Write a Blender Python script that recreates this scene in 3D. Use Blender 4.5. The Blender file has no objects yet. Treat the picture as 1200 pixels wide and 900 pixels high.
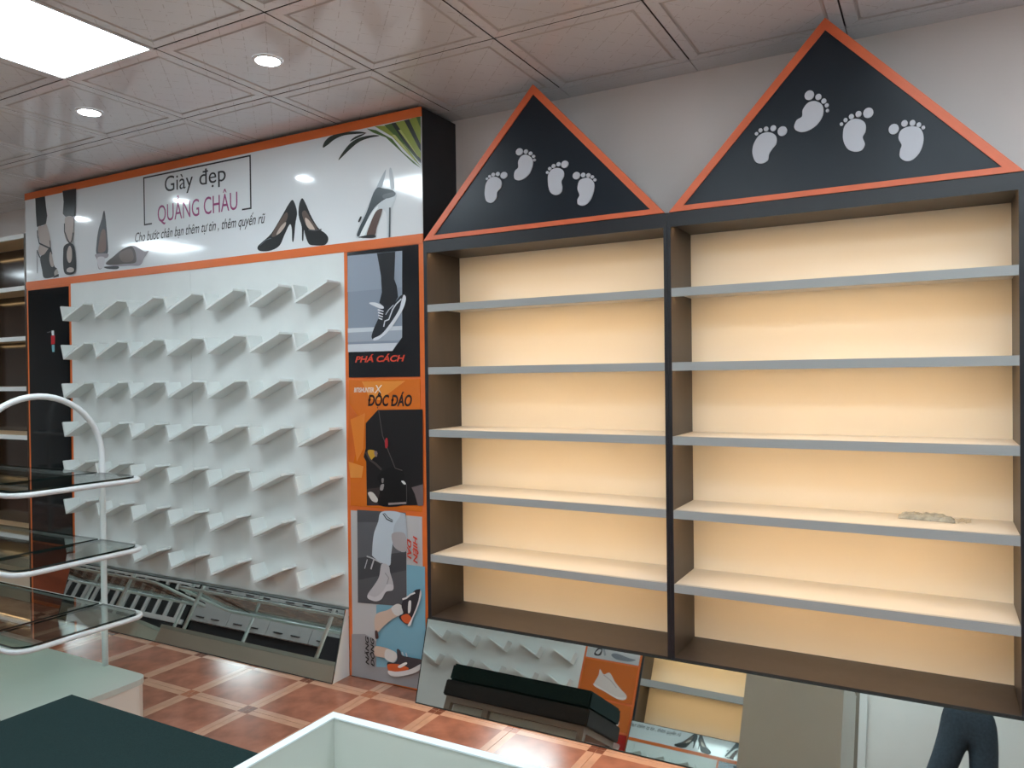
import bpy, bmesh, math, random
from mathutils import Vector, Matrix
random.seed(7)

# ------------------------------------------------------------------ camera
S = 1.08
FPX, YAW, PITCH, ROLL = 903.4, math.radians(28.927), math.radians(-.522), math.radians(.6923)
CAM = Vector((0.0, -3.1 * S, 1.4136 * S))
FWD = Vector((-math.sin(YAW) * math.cos(PITCH), math.cos(YAW) * math.cos(PITCH), math.sin(PITCH)))
RGT = Vector((math.cos(YAW), math.sin(YAW), 0))
UPV = RGT.cross(FWD)
_c, _s = math.cos(ROLL), math.sin(ROLL)
scene = bpy.context.scene
col = scene.collection
cd = bpy.data.cameras.new('camera')
cd.sensor_width = 36; cd.lens = FPX / 1200 * 36; cd.clip_start = .02; cd.clip_end = 60
camo = bpy.data.objects.new('camera', cd); col.objects.link(camo)
r_, u_ = RGT * _c - UPV * _s, RGT * _s + UPV * _c
M = Matrix((r_, u_, -FWD)).transposed().to_4x4(); M.translation = CAM
camo.matrix_world = M
scene.camera = camo

# ------------------------------------------------------------------ world, exposure
w = bpy.data.worlds.new('world'); scene.world = w; w.use_nodes = True
w.node_tree.nodes['Background'].inputs[0].default_value = (.75, .82, .9, 1)
w.node_tree.nodes['Background'].inputs[1].default_value = .35
vs = scene.view_settings
vs.view_transform = 'Standard'; vs.look = 'None'; vs.gamma = 1; vs.use_curve_mapping = False
vs.exposure = 0.97
LED_PANEL, DOWNLIGHT, STRIP, STRIP_DIM = 11.5, 48.0, 24.0, 3.0

# ------------------------------------------------------------------ pixel helpers
def ray(px, py):
    U, W = px - 600, py - 450
    u = _c * U - _s * W; v = _s * U + _c * W
    return (RGT * (u / FPX) - UPV * (v / FPX) + FWD).normalized()
YF = -.2784 * S                      # front plane of the wall units
ZC = 2.847                           # ceiling height
YO, YOW = -4.4, -4.7                 # front of the opposite units, opposite wall
def PX(px, py, y=YF):
    v = ray(px, py); t = (y - CAM.y) / v.y
    p = CAM + v * t
    return (p.x, p.z)
def crop(cx, cy, sc):
    return lambda x, y: PX(cx + x / sc, cy + y / sc)
MT, MBt = (-.312, .372), (-.419, 0.)  # mirror under the lit shelves: top (y,z), bottom (y,z)
def RX(px, py, y=YO):                 # what that mirror shows at a pixel, met at depth y
    n = Vector((0, -(MT[1] - MBt[1]), MT[0] - MBt[0])).normalized()
    v = ray(px, py); b = Vector((0, MBt[0], MBt[1]))
    h = CAM + v * ((b - CAM).dot(n) / v.dot(n)); rv = v - 2 * v.dot(n) * n
    q = h + rv * ((y - h.y) / rv.y)
    return (q.x, q.z)

# ------------------------------------------------------------------ materials
def lin(c):
    return tuple((x / 255 / 12.92) if x / 255 <= .04045 else ((x / 255 + .055) / 1.055) ** 2.4 for x in c) + (1,)
MATS = {}
def mat(name, c, rough=.5, metal=0., spec=.5, var=0., scale=6., bump=0., bscale=60., coat=0., emit=None, estr=0., stretch=None):
    if name in MATS: return MATS[name]
    m = bpy.data.materials.new(name); m.use_nodes = True
    nt = m.node_tree; b = nt.nodes['Principled BSDF']
    L = lin(c)
    b.inputs['Base Color'].default_value = L
    b.inputs['Roughness'].default_value = rough; b.inputs['Metallic'].default_value = metal
    b.inputs['Specular IOR Level'].default_value = spec
    if coat: b.inputs['Coat Weight'].default_value = coat; b.inputs['Coat Roughness'].default_value = .04
    if emit: b.inputs['Emission Color'].default_value = emit; b.inputs['Emission Strength'].default_value = estr
    if var or bump:
        tc = nt.nodes.new('ShaderNodeTexCoord'); src = tc.outputs['Object']
        if stretch:
            mp = nt.nodes.new('ShaderNodeMapping'); mp.inputs['Scale'].default_value = stretch
            nt.links.new(src, mp.inputs[0]); src = mp.outputs[0]
    if var:
        n = nt.nodes.new('ShaderNodeTexNoise'); n.inputs['Scale'].default_value = scale; n.inputs['Detail'].default_value = 5
        nt.links.new(src, n.inputs['Vector'])
        r = nt.nodes.new('ShaderNodeValToRGB')
        r.color_ramp.elements[0].position = .3; r.color_ramp.elements[1].position = .7
        r.color_ramp.elements[0].color = tuple(x * (1 - var) for x in L[:3]) + (1,)
        r.color_ramp.elements[1].color = tuple(min(1, x * (1 + var)) for x in L[:3]) + (1,)
        nt.links.new(n.outputs['Fac'], r.inputs[0]); nt.links.new(r.outputs[0], b.inputs['Base Color'])
    if bump:
        n2 = nt.nodes.new('ShaderNodeTexNoise'); n2.inputs['Scale'].default_value = bscale; n2.inputs['Detail'].default_value = 3
        nt.links.new(src, n2.inputs['Vector'])
        bp = nt.nodes.new('ShaderNodeBump'); bp.inputs['Strength'].default_value = bump; bp.inputs['Distance'].default_value = .01
        nt.links.new(n2.outputs['Fac'], bp.inputs['Height']); nt.links.new(bp.outputs[0], b.inputs['Normal'])
    MATS[name] = m
    return m
def emis(name, c, s):
    m = bpy.data.materials.new(name); m.use_nodes = True; nt = m.node_tree
    nt.nodes.remove(nt.nodes['Principled BSDF'])
    e = nt.nodes.new('ShaderNodeEmission'); e.inputs[0].default_value = c; e.inputs[1].default_value = s
    nt.links.new(e.outputs[0], nt.nodes['Material Output'].inputs[0])
    MATS[name] = m
    return m
def glassmat(name, tint, fr=1.5):
    m = bpy.data.materials.new(name); m.use_nodes = True; nt = m.node_tree
    nt.nodes.remove(nt.nodes['Principled BSDF'])
    t = nt.nodes.new('ShaderNodeBsdfTransparent'); t.inputs[0].default_value = tint
    g = nt.nodes.new('ShaderNodeBsdfGlossy'); g.inputs['Roughness'].default_value = .02
    lw = nt.nodes.new('ShaderNodeLayerWeight'); lw.inputs[0].default_value = .5
    pw = nt.nodes.new('ShaderNodeMath'); pw.operation = 'POWER'; pw.inputs[1].default_value = 3.2; nt.links.new(lw.outputs['Facing'], pw.inputs[0])
    f = nt.nodes.new('ShaderNodeMath'); f.operation = 'MULTIPLY_ADD'; f.inputs[1].default_value = .85; f.inputs[2].default_value = .04 * (fr - .5)
    nt.links.new(pw.outputs[0], f.inputs[0])
    mx = nt.nodes.new('ShaderNodeMixShader')
    nt.links.new(f.outputs[0], mx.inputs[0]); nt.links.new(t.outputs[0], mx.inputs[1]); nt.links.new(g.outputs[0], mx.inputs[2])
    nt.links.new(mx.outputs[0], nt.nodes['Material Output'].inputs[0])
    MATS[name] = m
    return m

m_white = mat('white_laminate', (226, 228, 226), .38, var=.03, scale=3)
m_edge = mat('grey_edge_band', (164, 167, 166), .45)
m_shelf = mat('shelf_laminate', (206, 204, 198), .42, var=.02, scale=3)
m_peg = mat('white_board', (222, 226, 224), .42, var=.03, scale=5)
m_cream = mat('cream_back', (236, 228, 212), .45, var=.02, scale=2)
m_dark = mat('charcoal_laminate', (54, 49, 47), .42, var=.1, scale=30, stretch=(1, 1, .15))
m_black = mat('black_laminate', (27, 29, 35), .4, var=.1, scale=20)
m_slate = mat('slate_panel', (24, 33, 43), .33, spec=.32, var=.18, scale=3)
m_orange = mat('orange_trim', (224, 110, 46), .35, var=.06, scale=12, stretch=(.2, 1, 1))
m_orange2 = mat('orange_gable', (226, 110, 68), .4, var=.06, scale=12)
m_foot = mat('pale_foot', (196, 198, 206), .5)
m_wallp = mat('wall_paint', (238, 229, 226), .7, var=.03, scale=2, bump=.06, bscale=40)
m_wallf = mat('front_wall_paint', (214, 213, 209), .7, var=.04, scale=2, bump=.06, bscale=40)
m_ban = mat('banner_gloss', (230, 234, 237), .12, coat=.4)
m_chrome = mat('mirror_silver', (222, 229, 225), .012, metal=1.)
m_mirredge = mat('mirror_edge', (40, 48, 46), .3)
m_steel = mat('white_tube', (222, 226, 228), .3)
m_base = mat('white_base', (192, 198, 191), .28, var=.03, scale=3)
m_basew = mat('base_side', (222, 214, 204), .4)
m_glass = glassmat('shelf_glass', (.90, .96, .935, 1), 1.6)
m_glassedge = mat('glass_edge', (12, 32, 30), .1)
m_bench = mat('bench_fabric', (26, 48, 48), .85, spec=.2, var=.12, scale=120, bump=.35, bscale=300)
m_benchd = mat('bench_side', (34, 36, 38), .6, var=.1, scale=30, bump=.15, bscale=120)
m_frame = mat('grey_frame', (150, 142, 134), .45)
m_counter = mat('counter_white', (222, 232, 234), .3, var=.02)
m_counteri = mat('counter_inside', (196, 200, 192), .4, var=.02)
m_ltring = mat('lamp_ring', (225, 226, 228), .35)
m_panelled = emis('led_panel_light', (.80, .93, 1, 1), LED_PANEL)
m_down = emis('downlight_light', (.80, .93, 1, 1), DOWNLIGHT)
m_strip = emis('warm_strip_light', (1, .63, .30, 1), STRIP)
m_strip2 = emis('warm_strip_dim', (1, .66, .32, 1), STRIP_DIM)
m_alum = mat('white_aluminium', (214, 216, 214), .4)
m_blind = mat('grey_blind', (150, 152, 152), .6, var=.04, scale=3)
m_darkpane = mat('dark_pane', (22, 26, 28), .08)
m_door = mat('door_grey', (120, 112, 100), .5)
m_grout = mat('grout', (150, 104, 82), .8)

# ceiling tile: glossy board with a faint diagonal lattice print
m_ceil = mat('ceiling_tile', (224, 226, 231), .10, spec=.5)
def _lattice():
    nt = m_ceil.node_tree; b = nt.nodes['Principled BSDF']
    tc = nt.nodes.new('ShaderNodeTexCoord')
    mp = nt.nodes.new('ShaderNodeMapping'); mp.inputs['Rotation'].default_value = (0, 0, math.radians(45))
    nt.links.new(tc.outputs['Object'], mp.inputs[0])
    sp = nt.nodes.new('ShaderNodeSeparateXYZ'); nt.links.new(mp.outputs[0], sp.inputs[0])
    outs = []
    for ax in 'XY':
        k = nt.nodes.new('ShaderNodeMath'); k.operation = 'MULTIPLY'; k.inputs[1].default_value = 1 / .085
        nt.links.new(sp.outputs[ax], k.inputs[0])
        f = nt.nodes.new('ShaderNodeMath'); f.operation = 'FRACT'; nt.links.new(k.outputs[0], f.inputs[0])
        l = nt.nodes.new('ShaderNodeMath'); l.operation = 'LESS_THAN'; l.inputs[1].default_value = .035
        nt.links.new(f.outputs[0], l.inputs[0]); outs.append(l)
    mxx = nt.nodes.new('ShaderNodeMath'); mxx.operation = 'MAXIMUM'
    nt.links.new(outs[0].outputs[0], mxx.inputs[0]); nt.links.new(outs[1].outputs[0], mxx.inputs[1])
    nz = nt.nodes.new('ShaderNodeTexNoise'); nz.inputs['Scale'].default_value = 45
    nt.links.new(tc.outputs['Object'], nz.inputs['Vector'])
    g = nt.nodes.new('ShaderNodeMath'); g.operation = 'GREATER_THAN'; g.inputs[1].default_value = .5
    nt.links.new(nz.outputs['Fac'], g.inputs[0])
    ml = nt.nodes.new('ShaderNodeMath'); ml.operation = 'MULTIPLY'
    nt.links.new(mxx.outputs[0], ml.inputs[0]); nt.links.new(g.outputs[0], ml.inputs[1])
    mix = nt.nodes.new('ShaderNodeMix'); mix.data_type = 'RGBA'
    mix.inputs['A'].default_value = lin((224, 226, 231)); mix.inputs['B'].default_value = lin((196, 195, 198))
    nt.links.new(ml.outputs[0], mix.inputs['Factor']); nt.links.new(mix.outputs['Result'], b.inputs['Base Color'])
_lattice()
m_ceilgroove = mat('ceiling_groove', (192, 190, 191), .3)
m_ceilgap = mat('ceiling_gap', (38, 35, 34), .7)
m_terra = mat('terracotta', (150, 98, 78), .17, var=.28, scale=9)
m_band = mat('tile_band', (184, 142, 118), .2, var=.1, scale=14)
m_dot = mat('tile_corner_dark', (112, 66, 48), .2, var=.12, scale=20)
m_dot2 = mat('tile_corner_mid', (158, 102, 76), .2, var=.12, scale=20)

# ------------------------------------------------------------------ mesh helpers
class MB:
    def __init__(s): s.v = []; s.f = []; s.m = []
    def face(s, pts, mi=0):
        i = len(s.v); s.v += [tuple(p) for p in pts]; s.f.append(tuple(range(i, i + len(pts)))); s.m.append(mi)
    def hexa(s, a, b, mi=0):           # a: 4 pts bottom loop, b: 4 pts top loop
        i = len(s.v); s.v += [tuple(p) for p in a] + [tuple(p) for p in b]
        for q in ((0, 3, 2, 1), (4, 5, 6, 7), (0, 1, 5, 4), (1, 2, 6, 5), (2, 3, 7, 6), (3, 0, 4, 7)):
            s.f.append(tuple(i + k for k in q)); s.m.append(mi)
        return s
    def box(s, x0, x1, y0, y1, z0, z1, mi=0):
        x0, x1 = sorted((x0, x1)); y0, y1 = sorted((y0, y1)); z0, z1 = sorted((z0, z1))
        return s.hexa([(x0, y0, z0), (x1, y0, z0), (x1, y1, z0), (x0, y1, z0)], [(x0, y0, z1), (x1, y0, z1), (x1, y1, z1), (x0, y1, z1)], mi)
    def prism_y(s, pts, y0, y1, mi=0, side=None):   # pts (x,z) extruded along y
        n = len(pts); i = len(s.v)
        s.v += [(p[0], y0, p[1]) for p in pts] + [(p[0], y1, p[1]) for p in pts]
        s.f += [tuple(i + k for k in range(n)), tuple(i + n + k for k in reversed(range(n)))]; s.m += [mi, mi]
        for k in range(n):
            s.f.append((i + k, i + (k + 1) % n, i + n + (k + 1) % n, i + n + k)); s.m.append(mi if side is None else side)
        return s
    def prism_z(s, pts, z0, z1, mi=0, side=None):   # pts (x,y)
        n = len(pts); i = len(s.v)
        s.v += [(p[0], p[1], z0) for p in pts] + [(p[0], p[1], z1) for p in pts]
        s.f += [tuple(i + k for k in reversed(range(n))), tuple(i + n + k for k in range(n))]; s.m += [mi, mi]
        for k in range(n):
            s.f.append((i + k, i + (k + 1) % n, i + n + (k + 1) % n, i + n + k)); s.m.append(mi if side is None else side)
        return s
    def prism_x(s, pts, x0, x1, mi=0):              # pts (y,z)
        n = len(pts); i = len(s.v)
        s.v += [(x0, p[0], p[1]) for p in pts] + [(x1, p[0], p[1]) for p in pts]
        s.f += [tuple(i + k for k in range(n)), tuple(i + n + k for k in reversed(range(n)))]; s.m += [mi, mi]
        for k in range(n):
            s.f.append((i + k, i + (k + 1) % n, i + n + (k + 1) % n, i + n + k)); s.m.append(mi)
        return s
    def flat(s, pts, y, mi=0):                      # (x,z) print on a plane y
        s.face([(p[0], y, p[1]) for p in pts], mi); return s
    def tube(s, path, r, n=10, closed=False, mi=0, up=Vector((0, 0, 1))):
        P = [Vector(p) for p in path]; N = len(P); base = len(s.v)
        prev = None
        for k in range(N):
            if closed: t = (P[(k + 1) % N] - P[k - 1])
            else: t = P[min(k + 1, N - 1)] - P[max(k - 1, 0)]
            t.normalize()
            if prev is None:
                a = up if abs(t.dot(up)) < .9 else Vector((1, 0, 0))
                u = (a - t * a.dot(t)).normalized()
            else:
                u = (prev - t * prev.dot(t)).normalized()
            prev = u; q = t.cross(u)
            for j in range(n):
                an = 2 * math.pi * j / n
                s.v.append(tuple(P[k] + (u * math.cos(an) + q * math.sin(an)) * r))
        for k in range(N if closed else N - 1):
            a, b = base + k * n, base + ((k + 1) % N) * n
            for j in range(n):
                s.f.append((a + j, a + (j + 1) % n, b + (j + 1) % n, b + j)); s.m.append(mi)
        if not closed:
            s.f.append(tuple(base + j for j in reversed(range(n)))); s.m.append(mi)
            s.f.append(tuple(base + (N - 1) * n + j for j in range(n))); s.m.append(mi)
        return s
    def disc(s, c, r, y, n=16, mi=0):
        return s.flat([(c[0] + r * math.cos(2 * math.pi * k / n), c[1] + r * math.sin(2 * math.pi * k / n)) for k in range(n)], y, mi)
    def build(s, name, mats, parent=None, origin=None, smooth=False, bevel=0.):
        if not isinstance(mats, (list, tuple)): mats = [mats]
        if origin is None: origin = ORG.get(parent.name, Vector((0, 0, 0))) if parent else Vector((0, 0, 0))
        o3 = Vector(origin)
        me = bpy.data.meshes.new(name)
        me.from_pydata([tuple(Vector(v) - o3) for v in s.v], [], s.f)
        for m in mats: me.materials.append(m)
        for p, mi in zip(me.polygons, s.m): p.material_index = mi; p.use_smooth = smooth
        bm = bmesh.new(); bm.from_mesh(me); bmesh.ops.recalc_face_normals(bm, faces=bm.faces[:])
        if bevel:
            bmesh.ops.remove_doubles(bm, verts=bm.verts[:], dist=1e-6)
            bmesh.ops.bevel(bm, geom=[e for e in bm.edges if len(e.link_faces) == 2 and e.calc_face_angle(0) > .6], offset=bevel, segments=2, affect='EDGES', clamp_overlap=True)
        bm.to_mesh(me); bm.free()
        o = bpy.data.objects.new(name, me); col.objects.link(o)
        if parent: o.parent = parent
        else: o.location = o3
        ORG[o.name] = o3
        return o
ORG = {}
def tag(o, label=None, cat=None, group=None, kind=None):
    if label: o['label'] = label
    if cat: o['category'] = cat
    if group: o['group'] = group
    if kind: o['kind'] = kind
    return o
def thing(name, label, cat, loc, group=None):
    o = bpy.data.objects.new(name, None); col.objects.link(o); o.location = loc; o.empty_display_size = .1
    ORG[o.name] = Vector(loc)
    return tag(o, label, cat, group)
def sm(pts, n=5):                       # closed Catmull-Rom through the points
    out = []; N = len(pts)
    for i in range(N):
        p0, p1, p2, p3 = (Vector(pts[(i + k - 1) % N]) for k in range(4))
        for j in range(n):
            t = j / n
            out.append(tuple(.5 * ((2 * p1) + (p2 - p0) * t + (2 * p0 - 5 * p1 + 4 * p2 - p3) * t * t + (3 * p1 - p0 - 3 * p2 + p3) * t ** 3)))
    return out
def line(pts, wd):                      # polyline with width -> polygon (x,z)
    P = [Vector(p) for p in pts]; a = []; b = []
    for i, p in enumerate(P):
        t = (P[min(i + 1, len(P) - 1)] - P[max(i - 1, 0)]).normalized(); n = Vector((-t.y, t.x)) * (wd / 2)
        a.append(tuple(p + n)); b.append(tuple(p - n))
    return a + b[::-1]
MARKS = {'ẹ': ('e', 'dot'), 'ư': ('u', 'horn'), 'ớ': ('o', 'horn acute'), 'ạ': ('a', 'dot'), 'ự': ('u', 'horn dot'), 'ế': ('ê', 'acute2'), 'ũ': ('u', 'tilde'),
         'Ă': ('A', 'breve'), 'Ệ': ('Ê', 'dot'), 'Ạ': ('A', 'dot'), 'Ộ': ('Ô', 'dot'), 'Ả': ('A', 'hook'), 'đ': ('d', 'bar'), 'Đ': ('D', 'barD')}
def _glyphs(s, bold, shear):
    cu = bpy.data.curves.new('lettering', 'FONT'); cu.body = s; cu.size = 1; cu.shear = shear; cu.offset = bold; cu.resolution_u = 4
    t = bpy.data.objects.new('lettering', cu); col.objects.link(t)
    bpy.context.view_layer.update()
    me = bpy.data.meshes.new_from_object(t.evaluated_get(bpy.context.evaluated_depsgraph_get()))
    bpy.data.objects.remove(t)
    return me
def text_mesh(name, s, m, parent, x0, x1, z0, cap, y, bold=0., shear=0., rot=0):
    """flat lettering on a plane y=const: from x0 to x1 on baseline z0, capital height cap (rot: 90 / -90 turns the line)"""
    base = ''.join(MARKS.get(c, (c, ''))[0] for c in s)
    me = _glyphs(base, bold, shear)
    V = [tuple(v.co) for v in me.vertices]; Fc = [tuple(p.vertices) for p in me.polygons]
    wd = lambda t: max(v.co.x for v in _glyphs(t, bold, 0).vertices)
    th = .075 + bold * 1.5
    def add(pts):
        k = len(V); V.extend((px + shear * py, py, 0) for px, py in pts); Fc.append(tuple(range(k, k + len(pts))))
    for i, c in enumerate(s):
        if c not in MARKS: continue
        g, mk = MARKS[c]; one = _glyphs(g, bold, 0); xs = [v.co.x for v in one.vertices]; w_ = max(xs) - min(xs)
        xr = wd(base[:i + 1]); xc = xr - w_ / 2; top = .68 if g.isupper() else .46
        for q in mk.split():
            if q == 'dot': add([(xc + .055 * math.cos(a * math.pi / 5), -.13 + .055 * math.sin(a * math.pi / 5)) for a in range(10)])
            elif q == 'horn': add(line([(xr - .04, top - .04), (xr + .05, top - .01), (xr + .08, top + .09)], th))
            elif q == 'acute': add(line([(xc - .05, top + .06), (xc + .08, top + .22)], th))
            elif q == 'acute2': add(line([(xc + .06, top + .22), (xc + .19, top + .36)], th * .9))
            elif q == 'tilde': add(line([(xc - .15, top + .08), (xc - .06, top + .15), (xc + .05, top + .08), (xc + .15, top + .15)], th * .9))
            elif q == 'breve': add(line([(xc - .13, top + .19), (xc - .07, top + .10), (xc + .07, top + .10), (xc + .13, top + .19)], th * .9))
            elif q == 'hook': add(line([(xc - .07, top + .22), (xc + .02, top + .27), (xc + .07, top + .20), (xc - .01, top + .14), (xc - .01, top + .07)], th * .85))
            elif q == 'bar': add([(xr - .22, .52), (xr + .07, .52), (xr + .07, .52 + th), (xr - .22, .52 + th)])
            elif q == 'barD': add([(xr - w_ - .07, .31), (xr - w_ + .22, .31), (xr - w_ + .22, .31 + th), (xr - w_ - .07, .31 + th)])
    xa, xb = min(v[0] for v in V), max(v[0] for v in V)
    b = MB()
    for vx, vy, _ in V:
        a = (vx - xa) / (xb - xa); h = vy / .68 * cap
        if rot == 0: x, z = x0 + a * (x1 - x0), z0 + h
        elif rot == -90: x, z = z0 + h, x0 + a * (x1 - x0)      # reads downward: x0 = top z, z0 = baseline x
        else: x, z = z0 - h, x0 + a * (x1 - x0)                 # reads upward
        b.v.append((x, y, z))
    b.f = Fc; b.m = [0] * len(Fc)
    return b.build(name, m, parent)
_pc = {}
def ink(c, rough=.3):
    if c not in _pc: _pc[c] = mat('print_%d_%d_%d' % c, c, rough)
    return _pc[c]
def art(name, parent, shapes, y0, step=.0004):
    """flat printed picture: shapes = [(points, colour)], each laid over the one before"""
    b = MB(); mats = []
    for k, (pts, c) in enumerate(shapes):
        m = ink(c)
        if m not in mats: mats.append(m)
        b.flat(pts, y0 - k * step if y0 > -2 else y0 + k * step, mats.index(m))
    return b.build(name, mats, parent)

# ================================================================== SETTING
XW0, XW1 = -12.0, 1.9
flo = MB().box(XW0, XW1, YOW, 0, -.12, -.004).build('floor', m_grout); tag(flo, kind='structure')
ce = MB().box(XW0, XW1, YOW, 0, ZC + .012, ZC + .08).build('ceiling', m_ceilgap); tag(ce, kind='structure')
wb = MB().box(XW0, XW1, 0, .12, -.12, ZC + .08).build('wall_back', m_wallp); tag(wb, kind='structure')
wl = MB().box(XW0 - .12, XW0, YOW, 0, -.12, ZC + .08).build('wall_left', m_wallf); tag(wl, kind='structure')
wr = MB().box(XW1, XW1 + .12, YOW, 0, -.12, ZC + .08).build('wall_right', m_wallf); tag(wr, kind='structure')
wf = MB().box(XW0, XW1, YOW - .12, YOW, -.12, ZC + .08).build('wall_front', m_wallf); tag(wf, kind='structure')

# floor tiles: terracotta field, pale bands, small corner squares (printed ceramic)
TP = .3955
def floor_tile_mesh(cd_, name):
    h = TP / 2 - .0012; i = TP / 2 - .034; b = MB()
    gx = [-h, -i, i, h]
    for a in range(3):
        for c in range(3):
            corner = a != 1 and c != 1; mid = a == 1 and c == 1
            mi = 0 if mid else ((2 if (a == 2) == cd_ else 3) if corner else 1)
            b.face([(gx[a], gx[c], 0), (gx[a + 1], gx[c], 0), (gx[a + 1], gx[c + 1], 0), (gx[a], gx[c + 1], 0)], mi)
    for (p, q) in (((-h, -h), (h, -h)), ((h, -h), (h, h)), ((h, h), (-h, h)), ((-h, h), (-h, -h))):
        b.face([(p[0], p[1], -.004), (q[0], q[1], -.004), (q[0], q[1], 0), (p[0], p[1], 0)], 1)
    return b
ft = []
for cd_ in (True, False):
    o = floor_tile_mesh(cd_, 'x').build('tile', [m_terra, m_band, m_dot, m_dot2], flo); ft.append(o.data); bpy.data.objects.remove(o)
cells = []
for ix in range(-25, 12):
    for iy in range(-11, 2):
        cx, cy = -2.415 + TP * (ix + .5), -.438 + TP * (iy + .5)
        if cx - TP / 2 < XW0 + .02 or cx + TP / 2 > XW1 or cy + TP / 2 > .2 or cy - TP / 2 < YOW: continue
        cells.append((cx, cy, ix))
cells.sort(key=lambda c: (c[0] + 2.2) ** 2 * .55 + (c[1] + 1.1) ** 2 * 1.6)
rest = MB()
for k, (cx, cy, ix) in enumerate(cells):
    if cy + TP / 2 > 0: continue
    if k < 300:
        o = bpy.data.objects.new('tile', ft[ix % 2]); col.objects.link(o); o.parent = flo; o.location = (cx, cy, 0)
    else:
        t = floor_tile_mesh(ix % 2 == 0, 'x')
        i = len(rest.v); rest.v += [(v[0] + cx, v[1] + cy, v[2]) for v in t.v]; rest.f += [tuple(i + q for q in f) for f in t.f]; rest.m += t.m
ro = rest.build('far_tiles', [m_terra, m_band, m_dot, m_dot2], flo); tag(ro, kind='stuff')

# ceiling: 603 mm boards with a moulded border
CP = .6035; CX0, CY0 = -.302, -.73
def ceil_tile_mesh():
    b = MB(); h = CP / 2 - .003
    rings = [(h, .011), (h, .002), (h - .003, 0), (h - .043, 0), (h - .047, .005), (h - .052, .005), (h - .057, .001), (h - .068, .001)]
    mi = [2, 0, 0, 1, 1, 1, 0]
    for (a, za), (c, zc), m_ in zip(rings, rings[1:], mi):
        A = [(-a, -a, za), (a, -a, za), (a, a, za), (-a, a, za)]; Cc = [(-c, -c, zc), (c, -c, zc), (c, c, zc), (-c, c, zc)]
        for k in range(4): b.face([A[k], A[(k + 1) % 4], Cc[(k + 1) % 4], Cc[k]], m_)
    a, z = rings[-1]; b.face([(-a, -a, z), (a, -a, z), (a, a, z), (-a, a, z)], 0)
    return b
o = ceil_tile_mesh().build('ceiling_tile', [m_ceil, m_ceilgroove, m_ceilgap], ce); ctm = o.data; bpy.data.objects.remove(o)
b = MB(); h = CP / 2 - .002
b.box(-h, h, -h, h, 0, .011); o = b.build('ceiling_tile', [m_ceil], ce); ctf = o.data; bpy.data.objects.remove(o)
panels = [(-5, -2), (0, -4), (-11, -3), (-16, -3), (-1, -6), (-11, -6), (1, -2), (-2, -4)]       # cells (ix,iy) that hold LED panels, most added out of view for brightness; cell = lines ix..ix+1
downs = [(k, -1) for k in (-16, -14, -12, -10, -8, -6, -4, -2, 0)] + [(k, -5) for k in (-13, -9, -7, -3, 1)]  # out-of-view downlights are added for brightness, except those mirrored in the banner
for ix in range(-20, 4):
    for iy in range(-7, 2):
        x0, x1, y0, y1 = CX0 + ix * CP, CX0 + (ix + 1) * CP, CY0 + iy * CP, CY0 + (iy + 1) * CP
        if x0 < XW0 - .35 or x1 > XW1 + .35 or (ix, iy) in panels: continue
        cx, cy = (x0 + x1) / 2, (y0 + y1) / 2; sx = sy = 1; tm = ctm
        if y1 > 0 or y0 < YOW or x0 < XW0 or x1 > XW1:              # cut tiles along the walls
            a, b_ = max(x0, XW0), min(x1, XW1); c, d_ = max(y0, YOW), min(y1, 0)
            if b_ - a < .04 or d_ - c < .04: continue
            tm = ctf; cx, cy, sx, sy = (a + b_) / 2, (c + d_) / 2, (b_ - a) / CP, (d_ - c) / CP
        o = bpy.data.objects.new('ceiling_tile', tm); col.objects.link(o); o.parent = ce; o.location = (cx, cy, ZC); o.scale = (sx, sy, 1)
lamp_spots = {(-5, -2): 'square white LED ceiling panel above the bench and glass stand', (-11, -3): 'square white LED ceiling panel between the dark shelf unit and the drawer cabinet',
              (0, -4): 'unseen square LED panel added for fill light above the standing person', (-16, -3): 'unseen square LED panel added for fill light towards the far end wall',
              (-1, -6): 'unseen square LED panel added for fill light above the grey door', (1, -2): 'unseen square LED panel added for fill light in front of the footprint sign over the packet shelf', (-2, -4): 'unseen square LED panel added for fill light above the white open-topped counter', (-11, -6): 'unseen square LED panel added for fill light above the long drawer cabinet'}
for (ix, iy), lab in lamp_spots.items():
    x0, y0 = CX0 + ix * CP, CY0 + iy * CP; cx, cy = x0 + CP / 2, y0 + CP / 2; h = CP / 2 - .003
    t = thing('ceiling_panel_light', lab, 'ceiling light', (cx, cy, ZC), 'square LED ceiling panels')
    b = MB()
    for a, c, e, f_ in ((-h, h, -h, -h + .012), (-h, h, h - .012, h), (-h, -h + .012, -h + .012, h - .012), (h - .012, h, -h + .012, h - .012)):
        b.box(cx + a, cx + c, cy + e, cy + f_, ZC - .004, ZC + .0115)
    b.build('frame', m_ltring, t)
    MB().box(cx - h + .012, cx + h - .012, cy - h + .012, cy + h - .012, ZC, ZC + .011).build('diffuser', m_panelled, t)
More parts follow.
